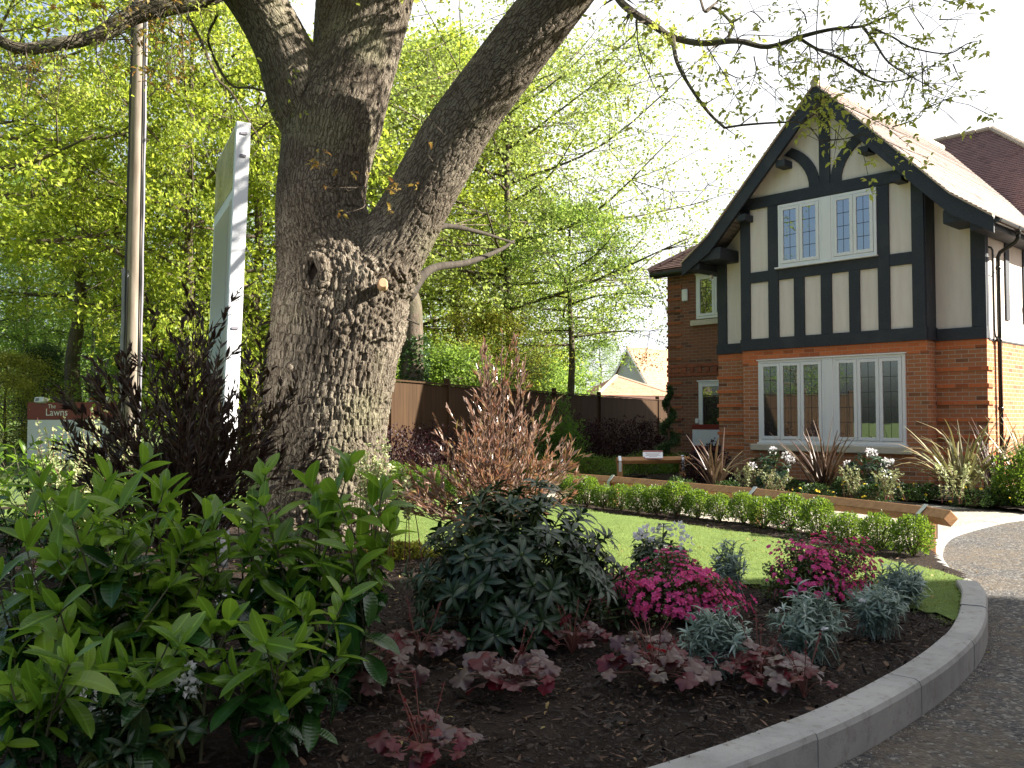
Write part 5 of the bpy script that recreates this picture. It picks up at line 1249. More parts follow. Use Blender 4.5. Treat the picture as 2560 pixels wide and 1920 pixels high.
for i, (px, py, Y, ns, sp, ls, lab) in enumerate(LA):
    x, y, z = at(px, py, Y); laurel(x, y, z-.09, 40+i, lab, ns, sp*1.1, ls*1.3)
for i, (px, py, Y, lab) in enumerate([(30, 1110, 6.6, 'sunlit laurel at the left edge behind the shaded ones'), (150, 1180, 6.5, 'sunlit laurel below the maroon sign'), (270, 1215, 6.7, 'sunlit laurel left of the dark purple shrub'), (-60, 1080, 6.9, 'sunlit laurel cut off by the left edge'), (90, 1080, 9.9, 'sunlit laurel far back under the left end of the maroon sign'), (400, 1150, 10.2, 'sunlit laurel seen through the dark purple shrub')]):
    x, y, z = at(px, py, Y); laurel(x, y, z-.09, 70+i, lab, 5, .32, .11)

# narrow-leaved shrubs (dark purple and copper)
def wispy(x, y, h, wd, seed, label, mats, ns, ls, name, zmin=.02, stem='stem_brown', bushy=1.0, up=.9, nl=26):
    g = rng_(seed); tb = MB(); lb = LB(); tips = []
    for k in range(ns):
        u = g.random(); a = g.uniform(0, 2*PI); r = wd*math.sqrt(g.random()); hh = h*(1-.72*(r/wd)**1.25)*g.uniform(.72, 1.02)
        tips.append(np.array([r*math.cos(a), r*math.sin(a), max(.15, hh)]))
    if up < 1.2:
        for t_ in tips: t_[2] = max(t_[2], h*g.uniform(.45, .97)*(1-.25*math.hypot(t_[0], t_[1])/wd))
    tips[0] = np.array([0.02, 0, h]); tips[1:7] = tips[1:7] if up < 1.2 else [np.array([g.normal(0, wd*.16), g.normal(0, wd*.12), h*g.uniform(.8, .97)]) for _ in range(6)]
    for P in stem_set(tb, np.zeros(3), tips, .008, .002, g, 4, .05, 5, .02):
        subs = [P]; L = np.linalg.norm(np.diff(P, axis=0), axis=1).sum()
        for j in range(int(4*bushy)):
            X, T = along(P, 1, g, .35, .9); d = unit(T*1.4+rdir(g, 1, .3, .5))[0]; l2 = L*g.uniform(.12, .28); Q = np.array([X[0], X[0]+d*l2*.5, X[0]+d*l2+[0, 0, .03]]); tb.tube(Q, [.003, .002, .001], 4, cap=False); subs.append(Q)
        for Q in subs:
            m = int(nl*bushy*(1 if Q is P else .55)); X, T = along(Q, m, g, .25 if Q is P else .1, 1)
            d = unit(T*up+rdir(g, m, .1, 1)*.55); lb.add(T_tri2(.13, .04), X, d, g.uniform(.55, 1.2, m)*ls, g, upj=.9)
    return finish(name, (x, y, .09), label, 'shrub', [('stems', tb, M[stem], dict(recalc=False)), ('leaves', lb, mats, dict())])
DK = leafmat('purple_black_leaf', (.018, .012, .011), (.038, .024, .021), .18, .45, c=(.05, .045, .018), tcol=(.14, .05, .03), spec=.3)
CU = leafmat('copper_leaf', (.14, .08, .06), (.31, .215, .17), .28, .2, c=(.17, .14, .04), tcol=(.45, .16, .06), spec=1.0, pos=.75)
x, y, z = at(480, 725, 5.75); wispy(x, y, z-.09, .92, 7, 'large dark purple wispy shrub between the signs and the oak', DK, 74, .09, 'purple_shrub', bushy=1.15, nl=24)
x, y, z = at(1250, 830, 7.4); wispy(x, y, z-.09, .92, 8, 'copper-leaved upright shrub glowing in the sun in front of the fence', CU, 78, .082, 'copper_shrub', bushy=1.15, up=1.35, nl=21)

# whorled evergreen shrubs
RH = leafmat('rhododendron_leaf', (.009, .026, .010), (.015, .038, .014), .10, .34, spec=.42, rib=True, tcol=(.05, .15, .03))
BUD = plain('flower_bud', (.22, .27, .10), .6); _b = MB(); _b.tube([(0, 0, 0), (0, 0, .008), (0, 0, .022), (0, 0, .036)], [.003, .0075, .006, .0012], 6); BUDM = _b.mesh('bud', True); BUDM.materials.append(BUD)
TR = T_grid(6, .135, .25, .22, lambda t: math.sin(PI*min(1, .02+.98*t**1.15))**.6)
def dome(g, n, wd, h, zlow=.15, jit=.12):
    a = g.uniform(0, 2*PI, n); c = g.uniform(-.15, 1, n); s = np.sqrt(1-c*c*np.sign(c).clip(0, 1)*1.0)
    s = np.sqrt(np.maximum(0, 1-np.abs(c)**2)); r = 1-jit*g.random(n)**1
    return np.stack([wd*s*np.cos(a)*r, wd*s*np.sin(a)*r, zlow*h+(1-zlow)*h*np.clip(c, -.12, 1)*r], 1)
def rhodo(x, y, h, wd, seed, label, ntip, ls, flowers=None, nfl=0, name='rhododendron', lm=None, T=TR, nw=9, fsize=.03, bud=True):
    g = rng_(seed); tb = MB(); lb = LB(); bd = MB(); fl = LB(); tips = dome(g, ntip, wd, h, .2, .42)
    tips[:, 2] += g.normal(0, .03, ntip); buds = []
    tips = tips[tips[:, 2] > .06]
    for i, P in enumerate(stem_set(tb, np.zeros(3), tips, .008, .0035, g, 4, .06, 5, .0)):
        T_ = unit((P[-1]-P[-3])[None]+[[0, 0, .035]])[0]; e1 = unit(np.cross(T_, [.2, .9, .1])[None])[0]; e2 = np.cross(T_, e1); m = nw
        a = np.arange(m)*2.4+g.uniform(0, 6); d = unit(np.cos(a)[:, None]*e1+np.sin(a)[:, None]*e2+T_*g.uniform(.05, .55, m)[:, None]+g.normal(0, .1, (m, 3)))
        lb.add(T, P[-1]-T_*np.linspace(0, .03, m)[:, None], d, g.uniform(.75, 1.1, m)*ls, g, up=T_, upj=.12)
        X, TT = along(P, 5, g, .6, .93); lb.add(T, X, unit(rdir(g, 5, 0, .5)+TT*.5), ls*g.uniform(.7, 1, 5), g, up=(0, 0, 1), upj=.3)
        if bud and g.random() < .34: c = P[-1]; buds.append((c, T_))
    parts = [('stems', tb, M['stem_green'], dict(recalc=False)), ('leaves', lb, lm or RH, dict(smooth=True, uv=True))]
    if flowers:
        c = dome(g, nfl, wd*.85, h*1.08, .55, .1)
        for p in c:
            m = 26; d = rdir(g, m, .5, .9); fl = LB(); fl.add(T_tri2(.42, -.25), p+d*fsize*1.2, unit(d+g.normal(0, .5, (m, 3))), fsize*g.uniform(.8, 1.2, m), g, up=d, upj=.5)
            parts.append(('flower_cluster', fl, flowers, dict()))
    e = finish(name, (x, y, .09), label, 'shrub', parts)
    for c, T_ in buds[:100]:
        o = bpy.data.objects.new('bud', BUDM); C.objects.link(o); o.parent = e; o.location = tuple(c); o.rotation_euler = Vector(tuple(T_)).to_track_quat('Z', 'Y').to_euler()
    return e
WF = leafmat('white_petal', (.70, .70, .68), (.78, .77, .78), .3, .6, tcol=(.8, .8, .8), c=(.80, .72, .78))
x, y, _ = at(1285, 1500, 4.95)
rhodo(x, y, .84, .62, 21, 'big rounded dark green rhododendron with pale buds in the middle of the bed', 270, .105, nw=10)
x, y, _ = at(1655, 1300, 6.2); rhodo(x, y, .40, .25, 22, 'small dark-leaved rhododendron topped with white flowers by the lawn', 50, .085, WF, 9, fsize=.034, bud=False)
x, y, _ = at(1925, 1200, 14.6); rhodo(x, y, .62, .42, 23, 'white-flowering rhododendron under the left half of the bay window', 50, .12, WF, 5, fsize=.042, bud=False)
x, y, _ = at(2170, 1190, 13.9); rhodo(x, y, .66, .42, 24, 'white-flowering rhododendron under the right half of the bay window', 50, .12, WF, 5, fsize=.042, bud=False)
for i, (px, py, Y, h, lab) in enumerate([(395, 1690, 3.05, .28, 'white-flowered low shrub between the foreground laurels'), (265, 1745, 2.95, .26, 'white-flowered low shrub near the bottom left corner'), (25, 1450, 4.4, .5, 'white-flowered shrub at the left edge behind the laurels'), (760, 1400, 5.0, .45, 'white-flowered shrub behind the laurels at the foot of the oak'), (560, 1470, 4.9, .34, 'small white-flowered plant half hidden behind the laurels')]):
    x, y, z = at(px, py, Y); rhodo(x, y, max(.16, z-.06), .17, 30+i, lab, 22, .07, WF, 5, 'flowering_shrub', nw=6, fsize=.02, bud=False)

# azaleas: small leaves under a sheet of pink flowers
AZL = leafmat('azalea_leaf', (.025, .06, .015), (.06, .11, .02), .2, .4, c=(.12, .10, .03)); TF = None
PK = leafmat('pink_petal', (.60, .055, .22), (.76, .12, .34), .3, .6, tcol=(.95, .12, .35), c=(.50, .02, .08), pos=.75, spec=.2)
def azalea(x, y, h, wx, wy, seed, label, nfl, side):
    g = rng_(seed); tb = MB(); lb = LB(); fl = LB(); tips = dome(g, 300, 1, 1, .1, .4); tips = tips*(.62+.8*vnoise(tips*2.6+seed, seed))[:, None]*[wx*1.12, wy*1.12, h*1.1]; tips = tips[tips[:, 2] > .04]
    for P in stem_set(tb, np.zeros(3), tips, .004, .0015, g, 3, .05, 4, .0): pass
    for p in tips:
        m = 20; lb.add(T_tri2(.3, .05), p+g.normal(0, .022, (m, 3)), rdir(g, m, .3, .8), g.uniform(.018, .032, m), g, upj=.5)
    c = dome(g, nfl, 1, 1, .25, .22); c = c*(.64+.8*vnoise(c*2.6+seed, seed))[:, None]*[wx*1.15, wy*1.15, h*1.12]; c = c[(c[:, 0]*side[0]+c[:, 1]*side[1]) > g.uniform(-.5, .25, len(c))*wx]
    for p in c:
        n_ = unit((p/[wx, wy, h])[None]+[[0, 0, .3]]); e1 = unit(np.cross(n_, [.2, .9, .1])); e2 = np.cross(n_, e1); n_ = unit(n_+g.normal(0, .35, 3)); a = np.arange(5)*2*PI/5+g.uniform(0, 1); s = g.uniform(.015, .024)
        d = unit(np.cos(a)[:, None]*e1+np.sin(a)[:, None]*e2+n_*.45); fl.add(T_grid(2, .42, .2, .35), np.repeat(p[None], 5, 0), d, s, g, up=n_, upj=.15)
    return finish('azalea', (x, y, .09), label, 'shrub', [('stems', tb, M['stem_brown'], dict(recalc=False)), ('leaves', lb, AZL, dict()), ('flowers', fl, PK, dict(smooth=True))])
x, y, _ = at(1680, 1540, 5.25); azalea(x, y, .33, .36, .24, 51, 'nearer bright pink azalea beside the dark rhododendron', 1100, (.1, -.5))
x, y, _ = at(2030, 1480, 5.75); azalea(x, y, .37, .30, .22, 52, 'farther deep pink azalea by the edge of the lawn', 850, (.5, -.3))

# silver-leaved plants
SV = leafmat('silver_leaf', (.13, .185, .14), (.26, .33, .27), .15, .55, c=(.44, .50, .46), tcol=(.35, .45, .38), pos=.8); TS = T_grid(4, .075, .1, .75)
def silver(x, y, h, wd, seed, label, ns=60):
    g = rng_(seed); tb = MB(); lb = LB(); fl = LB(); a = g.uniform(0, 2*PI, ns); r = wd*np.sqrt(g.random(ns)); tips = np.stack([r*np.cos(a), r*np.sin(a), h*(1-.42*(r/wd)**2)*g.uniform(.72, 1.03, ns)], 1)
    for P in stem_set(tb, np.zeros(3), tips, .003, .0015, g, 4, .05, 4, .03):
        m = 24; X, T = along(P, m, g, .22, 1); d = unit(T*.9+rdir(g, m, .1, .6)*.8); lb.add(TS, X, d, g.uniform(.036, .068, m), g, up=T, upj=.2, wid=1.25)
    pr = [('stems', tb, SV, dict(recalc=False)), ('leaves', lb, SV, dict(smooth=True))]
    for q in tips[:2]: fl = LB(); fl.add(T_tri2(.5, .1), np.repeat(q[None]+[[0, 0, .01]], 5, 0), rdir(g, 5, .8, .5), .022, g); pr.append(('flower', fl, WF, dict()))
    return finish('silver_shrub', (x, y, .09), label, 'shrub', pr)
for i, (px, py, Y, h, wd, lab) in enumerate([(1790, 1670, 4.15, .31, .16, 'nearest silver-grey shrub, in front of the pink azalea'), (2020, 1640, 4.35, .37, .18, 'tall silver-grey shrub in the middle of the trio by the kerb'), (2195, 1585, 4.85, .30, .17, 'silver-grey shrub closest to the kerb'),
                                             (1825, 1450, 6.1, .34, .13, 'thin silver-grey shrub at the lawn edge beside the white flowers'), (2255, 1500, 5.55, .30, .14, 'silver-grey shrub at the corner of the lawn behind the others')]):
    x, y, _ = at(px, py, Y); silver(x, y, h, wd, 60+i, lab, 40 if i == 3 else 62)

# heucheras
HE = leafmat('heuchera_leaf', (.032, .012, .014), (.07, .026, .028), .22, .34, c=(.11, .05, .048), tcol=(.35, .03, .04), spec=.6); HR = leafmat('heuchera_red_leaf', (.07, .008, .012), (.12, .012, .02), .35, .4, c=(.11, .04, .05), tcol=(.6, .03, .05))
TH = [T_lobed(7, s) for s in (1, 2, 3)]
def heuch(x, y, wd, seed, label, nl=26, red=.2, ls=.085):
    g = rng_(seed); tb = MB(); lb = LB()
    for k in range(nl):
        a = g.uniform(0, 2*PI); r = wd*math.sqrt(g.random()); z = .02+(.095+.075*g.random())*(1-.5*r/wd); p = np.array([r*math.cos(a), r*math.sin(a), z]); P = smoothpts(np.array([[0, 0, 0], [p[0]*.4, p[1]*.4, z*.85], p]), 3); tb.tube(P, .0015, 4, cap=False)
        d = unit(np.array([[math.cos(a), math.sin(a), g.uniform(-.45, .1)]])); lb.add(TH[k % 3], p[None], d, ls*g.uniform(.55, 1.15), g, up=(-.0, -.45, 1), upj=.28, mi=int(g.random() < red))
    for k in range(5):
        a = g.uniform(0, 2*PI); P = smoothpts(np.array([[0, 0, .02], [.05*math.cos(a), .05*math.sin(a), .14], [.10*math.cos(a), .10*math.sin(a), .2+.1*g.random()]]), 4); tb.tube(P, .0018, 4, cap=False)
        X, T = along(P, 7, g, .7, 1); lb.add(T_tri2(.4, .1), X, rdir(g, 7, .2, .8), .012, g, mi=1)
    return finish('heuchera', (x, y, .10), label, 'plant', [('stems', tb, M['stem_red'], dict(recalc=False)), ('leaves', lb, [HE, HR], dict(smooth=True))])
for i, (px, py, Y, wd, nl, red, ls, lab) in enumerate([
    (940, 1700, 3.85, .19, 24, .15, .095, 'dusky purple heuchera beside the rightmost laurels'), (1050, 1610, 4.35, .16, 12, .05, .10, 'pale dusky heuchera with few leaves left of the rhododendron foot'),
    (1275, 1730, 3.85, .19, 30, .2, .10, 'large purple heuchera in the centre of the bare mulch'), (1060, 1880, 3.02, .14, 22, .8, .085, 'crimson heuchera cut by the bottom edge'),
    (1430, 1620, 4.45, .16, 22, .4, .08, 'small red heuchera under the right side of the rhododendron'), (1640, 1725, 3.90, .20, 34, .45, .09, 'broad red and purple heuchera in front of the nearest silver shrub'),
    (1630, 1670, 4.25, .15, 16, .3, .085, 'purple heuchera right behind the broad red one'), (1900, 1660, 4.0, .19, 30, .35, .09, 'dusky heuchera between two silver shrubs'), (2010, 1720, 3.75, .10, 8, .7, .085, 'few-leaved crimson heuchera nearest the kerb')]):
    x, y, _ = at(px, py, Y); heuch(x, y, wd, 90+i, lab, int(nl*1.45), red, ls*.92)

# box bushes
BX = leafmat('box_leaf', (.03, .075, .010), (.065, .135, .016), .4, .4, c=(.20, .28, .035), tcol=(.34, .50, .04), pos=.8)
def box_mesh(seed, n=3000):
    g = rng_(seed); lb = LB(); tb = MB(); a = g.uniform(0, 2*PI, n); c = g.uniform(-.85, 1, n); s = np.sqrt(1-c*c); r = g.random(n)**.28*(1+.28*(vnoise(np.stack([np.cos(a)*s*2.6+9, np.sin(a)*s*2.6+9, c*2.6+9], 1), seed)-.5))
    pos = np.stack([.155*s*np.cos(a)*r, .155*s*np.sin(a)*r, .165+.155*c*r*1.02], 1); d = unit(np.stack([np.cos(a)*s, np.sin(a)*s, c+.5], 1)+g.normal(0, .6, (n, 3)))
    lb.add(T_quad(.34, .08), pos, d, g.uniform(.013, .024, n), g, upj=.8)
    for k in range(26):
        a = g.uniform(0, 2*PI); r = .13*math.sqrt(g.random()); p = np.array([r*math.cos(a), r*math.sin(a), .30*(1-.4*(r/.14)**2)]); q = p+[g.normal(0, .015), g.normal(0, .015), g.uniform(.03, .055)]; tb.tube([(0, 0, 0), p*.6, p, q], [.004, .003, .0015, .001], 4, cap=False)
        X, T = along(np.array([p, q]), 9, g, 0, 1); lb.add(T_quad(.34, .08), X, unit(T*.6+rdir(g, 9, .2, .8)), .017, g)
    tm = tb.mesh('stems', recalc=False); tm.materials.append(M['stem_brown']); cm = lb.mesh('leaves'); cm.materials.append(BX); return tm, cm
BM = [box_mesh(s) for s in (1, 2, 3, 4)]
def box_bush(x, y, sc, i, label, group='box bushes planted in a row along the lawn'):
    e = empty('box_bush', (x, y, .085), i*1.7, label=label, cat='bush', group=group)
    for nm, me in zip(('stems', 'leaves'), BM[i % 4]):
        o = bpy.data.objects.new(nm, me); C.objects.link(o); o.parent = e; o.scale = (sc*(.93+.08*math.sin(i*3.7)), sc*.93, sc*(.93+.08*math.sin(i*2.3)))
# measured row, right to left (x of centre, y of foot)
row = [(2299, 1400), (2212, 1388), (2134, 1372), (2058, 1352), (1985, 1337), (1918, 1327), (1866, 1317), (1806, 1309), (1750, 1302), (1696, 1297), (1646, 1292), (1600, 1287), (1555, 1281), (1512, 1277), (1470, 1272), (1430, 1267)]
ordn = ['', 'second', 'third', 'fourth', 'fifth', 'sixth', 'seventh', 'eighth', 'ninth', 'tenth', 'eleventh', 'twelfth', 'thirteenth', 'fourteenth', 'fifteenth', 'sixteenth']
for i, (px, py) in enumerate(row):
    p = G(px, py, .085); lab = 'round box bush at the right end of the row, beside the kerb' if i == 0 else f'round box bush, {ordn[i]} from the kerb end of the row along the rail'
    box_bush(p[0], p[1]+.12, 1.2+.12*math.sin(i*5.1), i, lab)
for i, (px, py) in enumerate([(1105, 1245), (1065, 1240), (1025, 1236), (985, 1230), (1150, 1250), (940, 1226)]):
    p = G(px, py, .085); box_bush(p[0], p[1], 1.5, i+20, ['leafy box bush left of the copper shrub, nearest it', 'box bush second left of the copper shrub', 'box bush third left of the copper shrub', 'box bush between the oak and the left rail end', 'box bush hidden behind the left side of the copper shrub', 'box bush closest to the oak trunk on the lawn'][i], 'box bushes left of the copper shrub')
# green hedge tufts behind short rail, berberis along the fence
BB = leafmat('berberis_leaf', (.010, .005, .007), (.02, .008, .011), .15, .5, c=(.04, .014, .018), tcol=(.1, .015, .025), spec=.25)
def mound(name, x, y, wx, wy, h, n, ls, mat, seed, label, cat='shrub', T=None, lump=.35, stems=True, z=.05, group=None):
    g = rng_(seed); lb = LB(); tb = MB(); a = g.uniform(0, 2*PI, n); c = g.random(n); s = np.sqrt(1-c*c); k = np.stack([np.cos(a)*s*2.2+5, np.sin(a)*s*2.2+5, c*2.2+5], 1)
    r = g.random(n)**.3*(1+lump*2*(vnoise(k*1.6, seed)-.5)); pos = np.stack([wx*s*np.cos(a)*r, wy*s*np.sin(a)*r, h*c*r], 1)
    lb.add(T or T_quad(.34, .08), pos, unit(np.stack([np.cos(a)*s, np.sin(a)*s, c+.4], 1)+g.normal(0, .6, (n, 3))), g.uniform(.6, 1.3, n)*ls, g, upj=.8)
    for k in range(30):
        a = g.uniform(0, 2*PI); r = g.random(); q = np.array([wx*r*math.cos(a), wy*r*math.sin(a), h*(1.03-.5*r*r)]); tb.tube([(q[0]*.2, q[1]*.2, 0), q*[.6, .6, .6], q], [.008, .005, .002], 4, cap=False)
        X, T2 = along(np.array([q*.8, q]), 8, g, 0, 1); lb.add(T or T_quad(.34, .08), X, unit(T2*.6+rdir(g, 8, .2, .8)), ls, g)
    return finish(name, (x, y, z), label, cat, [('stems', tb, M['stem_brown'], dict(recalc=False)), ('leaves', lb, mat, dict())], group)
for i, (px, py, Y, wx, h, lab) in enumerate([(985, 1100, 15.2, 1.0, 1.05, 'dark purple berberis mound by the fence next to the oak'), (1075, 1105, 16.6, 1.0, 1.1, 'dark purple berberis mound left of the copper shrub'), (1190, 1110, 18.6, 1.0, 1.0, 'dark purple berberis mound behind the copper shrub'),
     (1450, 1110, 22.5, 1.1, 1.15, 'dark purple berberis right of the green maple'), (1530, 1110, 23.5, 1.1, 1.2, 'dark purple berberis in the middle of the right fence run'), (1610, 1110, 24.5, 1.0, 1.1, 'dark purple berberis below the last fence panels')]):
    x, y, _ = at(px, py, Y); mound('berberis_shrub', x, y, wx, .6, h, 5200, .05, BB, 120+i, lab)
x, y, _ = at(1400, 1000, 20.5); mound('green_maple', x, y, .62, .6, 1.65, 6500, .05, leafmat('acer_leaf', (.06, .13, .02), (.10, .19, .03), .45, .5), 130, 'bright green maple bush standing before the fence', lump=.6)
for i, (px, Y, w_, lab) in enumerate([(1330, 19.5, .8, 'low green hedge clump behind the left rail'), (1470, 19, .8, 'low green hedge clump between the two rails'), (1600, 19.8, .8, 'low green hedge clump under the short rail'), (1700, 20.2, .6, 'low green hedge clump beside the wing of the house'), (1240, 18.8, .8, 'low green hedge clump behind the copper shrub')]):
    x, y, _ = at(px, 1150, Y); mound('low_hedge', x, y, w_, .4, .42, 4200, .035, BX, 140+i, lab, 'hedge')
# spiral topiary at the corner of the wing
g = rng_(150); lb = LB(); tb = MB(); n_ = 9000; u = g.random(n_); a = g.uniform(0, 2*PI, n_); th = u*2*PI*3.2; R0 = .34*(1-u)+.05; rr = .15*(1-u*.65)*g.random(n_)**.4; v_ = g.uniform(0, 2*PI, n_)
pos = np.stack([R0*.55*np.cos(th)+rr*np.cos(v_), R0*.55*np.sin(th)+rr*np.sin(v_)*1.0, .25+u*1.75+rr*.8*np.sin(a)], 1); lb.add(T_quad(.34, .08), pos, rdir(g, n_), g.uniform(.025, .045, n_), g, upj=.8); tb.tube([(0, 0, 0), (0, 0, 1.9)], .03, 8)
x, y, _ = at(1672, 1100, 20.6); finish('spiral_topiary', (x, y, 0), 'dark clipped spiral topiary at the corner of the brick wing', 'topiary', [('stem', tb, M['stem_brown'], {}), ('leaves', lb, LD, {})])

# variegated shrubs by the oak, with bare reddish stems
VG = leafmat('variegated_leaf', (.30, .36, .16), (.48, .50, .28), .35, .5, c=(.16, .24, .08), tcol=(.6, .65, .3), pos=.7)
VG_SHADE = leafmat('shaded_variegated_leaf', (.12, .16, .06), (.24, .27, .13), .3, .5, c=(.34, .35, .2), tcol=(.4, .42, .2), pos=.8)  # darker copy of the variegated leaf, with the house's shade put into its colour
def pitto(x, y, h, wd, seed, label, ns=16, z0=.35, ls=.045, name='variegated_shrub', mat=None):
    g = rng_(seed); tb = MB(); lb = LB(); tips = [np.array([g.uniform(-wd, wd), g.uniform(-wd, wd)*.6, h*g.uniform(.62, 1.02)]) for _ in range(ns)]
    for P in stem_set(tb, np.zeros(3), tips, .0055, .0018, g, 5, .10, 5, .02):
        m = 44; X, T = along(P, m, g, z0, 1); d = unit(T*.5+rdir(g, m, .1, .9)); lb.add(T_tri2(.34, .10), X, d, g.uniform(.6, 1.2, m)*ls, g, upj=.6)
    return finish(name, (x, y, .09), label, 'shrub', [('stems', tb, M['stem_red'], dict(recalc=False)), ('leaves', lb, mat or VG, {})])
x, y, z = at(930, 1085, 7.6); pitto(x, y, 1.05, .20, 160, 'cream variegated shrub on thin red stems at the right foot of the oak', 18, .5)
x, y, z = at(1000, 1120, 7.3); pitto(x, y, .85, .10, 161, 'thin variegated shoot rising right beside the oak trunk', 6, .55)
for i, (px, py, Y, h, lab) in enumerate([(115, 1060, 9.8, 1.15, 'cream variegated shrub in front of the left part of the maroon sign'), (225, 1030, 10.0, 1.25, 'cream variegated shrub hiding the lettering of the maroon sign'), (300, 1060, 10.2, 1.2, 'cream variegated shrub before the right end of the maroon sign'), (170, 1130, 6.8, .95, 'lower variegated shrub among the sunlit laurels')]):
    x, y, _ = at(px, py, Y); pitto(x, y, h, .20, 165+i, lab, 16, .35, .05)
x, y, _ = at(1000, 1300, 7.6); mound('golden_ground_shrub', x, y, .32, .2, .16, 2500, .03, LY, 170, 'low golden-leaved plant on the lawn edge right of the oak', lump=.3)

# phormiums by the house
PH = [leafmat('flax_bronze', (.045, .024, .02), (.09, .05, .035), .15, .45, c=(.12, .09, .05)), leafmat('flax_green', (.12, .13, .06), (.22, .21, .10), .15, .45, c=(.24, .17, .09))]
def flax(px, py, Y, h, seed, label, n=46, spread=.8, mi=0, droop=.5):
    x, y, _ = at(px, py, Y); g = rng_(seed); lb = LB(); V = []; F = []; tb = MB()
    for k in range(n):
        a = g.uniform(0, 2*PI); t0 = g.uniform(.05, 1)*spread; L = h*g.uniform(.6, 1.15); w_ = g.uniform(.018, .03); p = np.array([g.normal(0, .05), g.normal(0, .05), 0]); th = t0*.7; pts = [p]
        bend = g.random() < droop
        for s_ in range(9):
            th += (.02+.06*t0)+(.42*g.random() if bend and s_ > 4 else 0); pts.append(pts[-1]+L/9*np.array([math.sin(th)*math.cos(a), math.sin(th)*math.sin(a), math.cos(th)]))
        sd_ = np.array([-math.sin(a), math.cos(a), 0])
        sd_ = sd_*math.cos(.6)+np.array([0, 0, 1])*math.sin(.6)*.0+np.array([math.cos(a), math.sin(a), 0])*g.uniform(-.6, .6); kk_ = len(tb.v)
        for s_, q in enumerate(pts):
            ww = w_*(1 if s_ < 6 else (10-s_)/4.6)
            nn = unit(np.cross(sd_, pts[min(9, s_+1)]-pts[max(0, s_-1)])[None])[0]*ww*.35
            for o in (-1, 0, 1): tb.v.append(tuple(q+sd_*ww*o+(nn if o else 0)))
        for s_ in range(9):
            for o in (0, 1): tb.f.append((kk_+s_*3+o, kk_+s_*3+o+1, kk_+s_*3+o+4, kk_+s_*3+o+3)); tb.m.append(0)
    return finish('flax_plant', (x, y, .08), label, 'plant', [('leaves', tb, PH[mi], dict(recalc=False, smooth=True))])
flax(1785, 1150, 15.2, .95, 180, 'dark bronze flax left of the bay window, by the glazed door', 32, .9, 0)
flax(2055, 1130, 14.2, 1.12, 181, 'tall dark bronze flax in front of the middle of the bay window', 40, .75, 0, .25)
flax(2400, 1190, 13.6, 1.35, 182, 'large sunlit arching flax at the corner of the house', 66, 1.0, 1, .6)
flax(2570, 1150, 13.2, 1.25, 183, 'bronze flax cut by the right edge of the picture', 40, .7, 1, .3)
flax(2480, 1120, 14.6, 1.1, 184, 'upright reddish flax against the sunlit side wall', 22, .5, 0, .2)
# small planting in front of the house
YF = leafmat('yellow_petal', (.75, .50, .02), (.8, .6, .04), .2, .6); GC = leafmat('ground_cover_leaf', (.02, .045, .012), (.04, .08, .02), .25, .5, c=(.07, .12, .03))
for i, (px, py, Y, h, w_, lab) in enumerate([(1860, 1195, 14.4, .45, .35, 'variegated tuft left of the white flowers under the bay window'), (1930, 1210, 13.9, .40, .3, 'variegated tuft in front of the left white flowers'), (2135, 1215, 13.3, .5, .2, 'upright variegated tuft right of the bronze flax'), (2225, 1215, 13.0, .45, .3, 'variegated tuft below the right white flowers'), (2390, 1250, 12.5, .55, .3, 'bright cream variegated tuft at the foot of the arching flax'), (2480, 1220, 13, .5, .3, 'pale variegated plant against the side wall base')]):
    x, y, _ = at(px, py, Y); pitto(x, y, h, w_, 190+i, lab, 13, .15, .042, 'variegated_tuft', VG_SHADE if px < 2380 else VG)
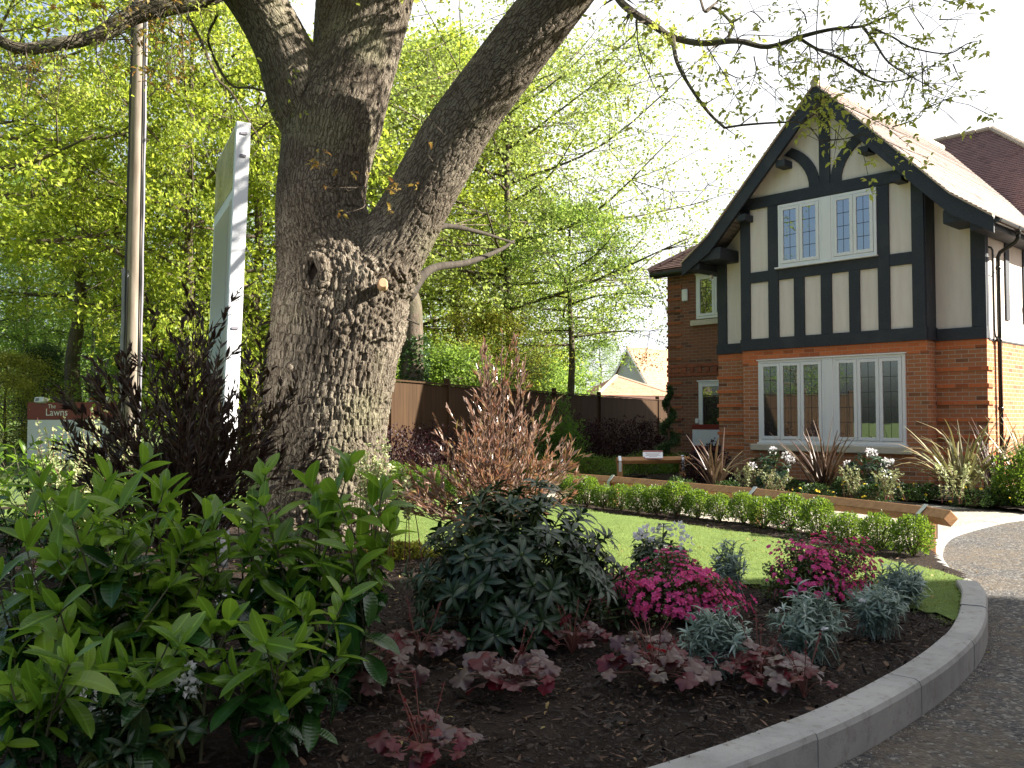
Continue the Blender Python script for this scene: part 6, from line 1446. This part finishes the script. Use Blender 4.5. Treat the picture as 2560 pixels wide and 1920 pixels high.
for i, (px, py, Y, fl_, lab) in enumerate([(1820, 1225, 14.0, 0, 'dark green ground plant at the left end of the house bed'), (1990, 1215, 14.2, 1, 'green ground plant with yellow pansies left of the tall flax'), (2040, 1225, 13.5, 1, 'yellow pansies at the front edge of the bed under the bay'), (2110, 1210, 13.9, 1, 'small green plant with a few yellow flowers behind the rail'), (2180, 1225, 13.2, 1, 'yellow pansies near the right variegated tuft'), (2265, 1215, 13.4, 1, 'green plant with yellow flowers under the window sill end'), (2320, 1220, 13.5, 0, 'dark green plant in the shade left of the arching flax'), (2430, 1250, 12.5, 1, 'yellow pansies in the sun in front of the flax'), (2500, 1250, 12.6, 1, 'sunny green plant with yellow flowers by the path'), (1700, 1215, 15.0, 0, 'dark green ground plant beside the short rail'), (2090, 1180, 14.9, 0, 'dark leafy plant against the brick below the sill')]):
    x, y, _ = at(px, py, Y); e = mound('ground_plant', x, y, .27, .22, .22, 1100, .035, GC, 200+i, lab, 'plant')
    if fl_:
        g = rng_(220+i); fb_ = LB(); c = dome(g, 7, .3, .27, .2); 
        for p in c: fb_ = LB(); fb_.add(T_tri2(.5, .1), np.repeat(p[None], 5, 0), rdir(g, 5, .3, .6), .028, g, up=(0, -1, .5)); fb_.build('flower', YF, e)
x, y, _ = at(2562, 1230, 12.6); mound('box_shrub', x, y, .45, .4, .75, 6500, .04, BX, 230, 'bright green leafy bush at the right edge beside the path')
x, y, _ = at(1775, 1160, 17.2); mound('dark_house_shrub', x, y, .5, .4, .7, 4200, .045, BB, 231, 'dark reddish shrub in front of the glazed door')
# bed soil in front of the house
hbed = [G(x, y, .05)[:2] for x, y in [(2700, 1290), (2560, 1273), (2394, 1258), (2250, 1243)]]+[np.array(q) for q in [(4.9, 14.2), (3.6, 16.4), (2.7, 18.5)]]
hbed = [tuple(p) for p in hbed]+[tuple(HP(-7.3, 1.9)[:2]), tuple(HP(-4.6, 1.9)[:2]), tuple(HP(-4.6, .45)[:2]), tuple(HP(.8, .45)[:2]), tuple(HP(.8, 4)[:2]), tuple(HP(3, 4)[:2])]
gridsheet('house_bed', M['mulch'], hbed, .12, .045, .05, 14)
fbed = [(-2.6, 14.9), (-1.4, 16.9), (.8, 22), (3.2, 27), (5.2, 31), (4.3, 21.0), (3.2, 19.4), (-.8, 17.2)]
gridsheet('fence_bed', M['mulch'], fbed, .2, .03, .05, 15)
print('objects', len(bpy.data.objects))
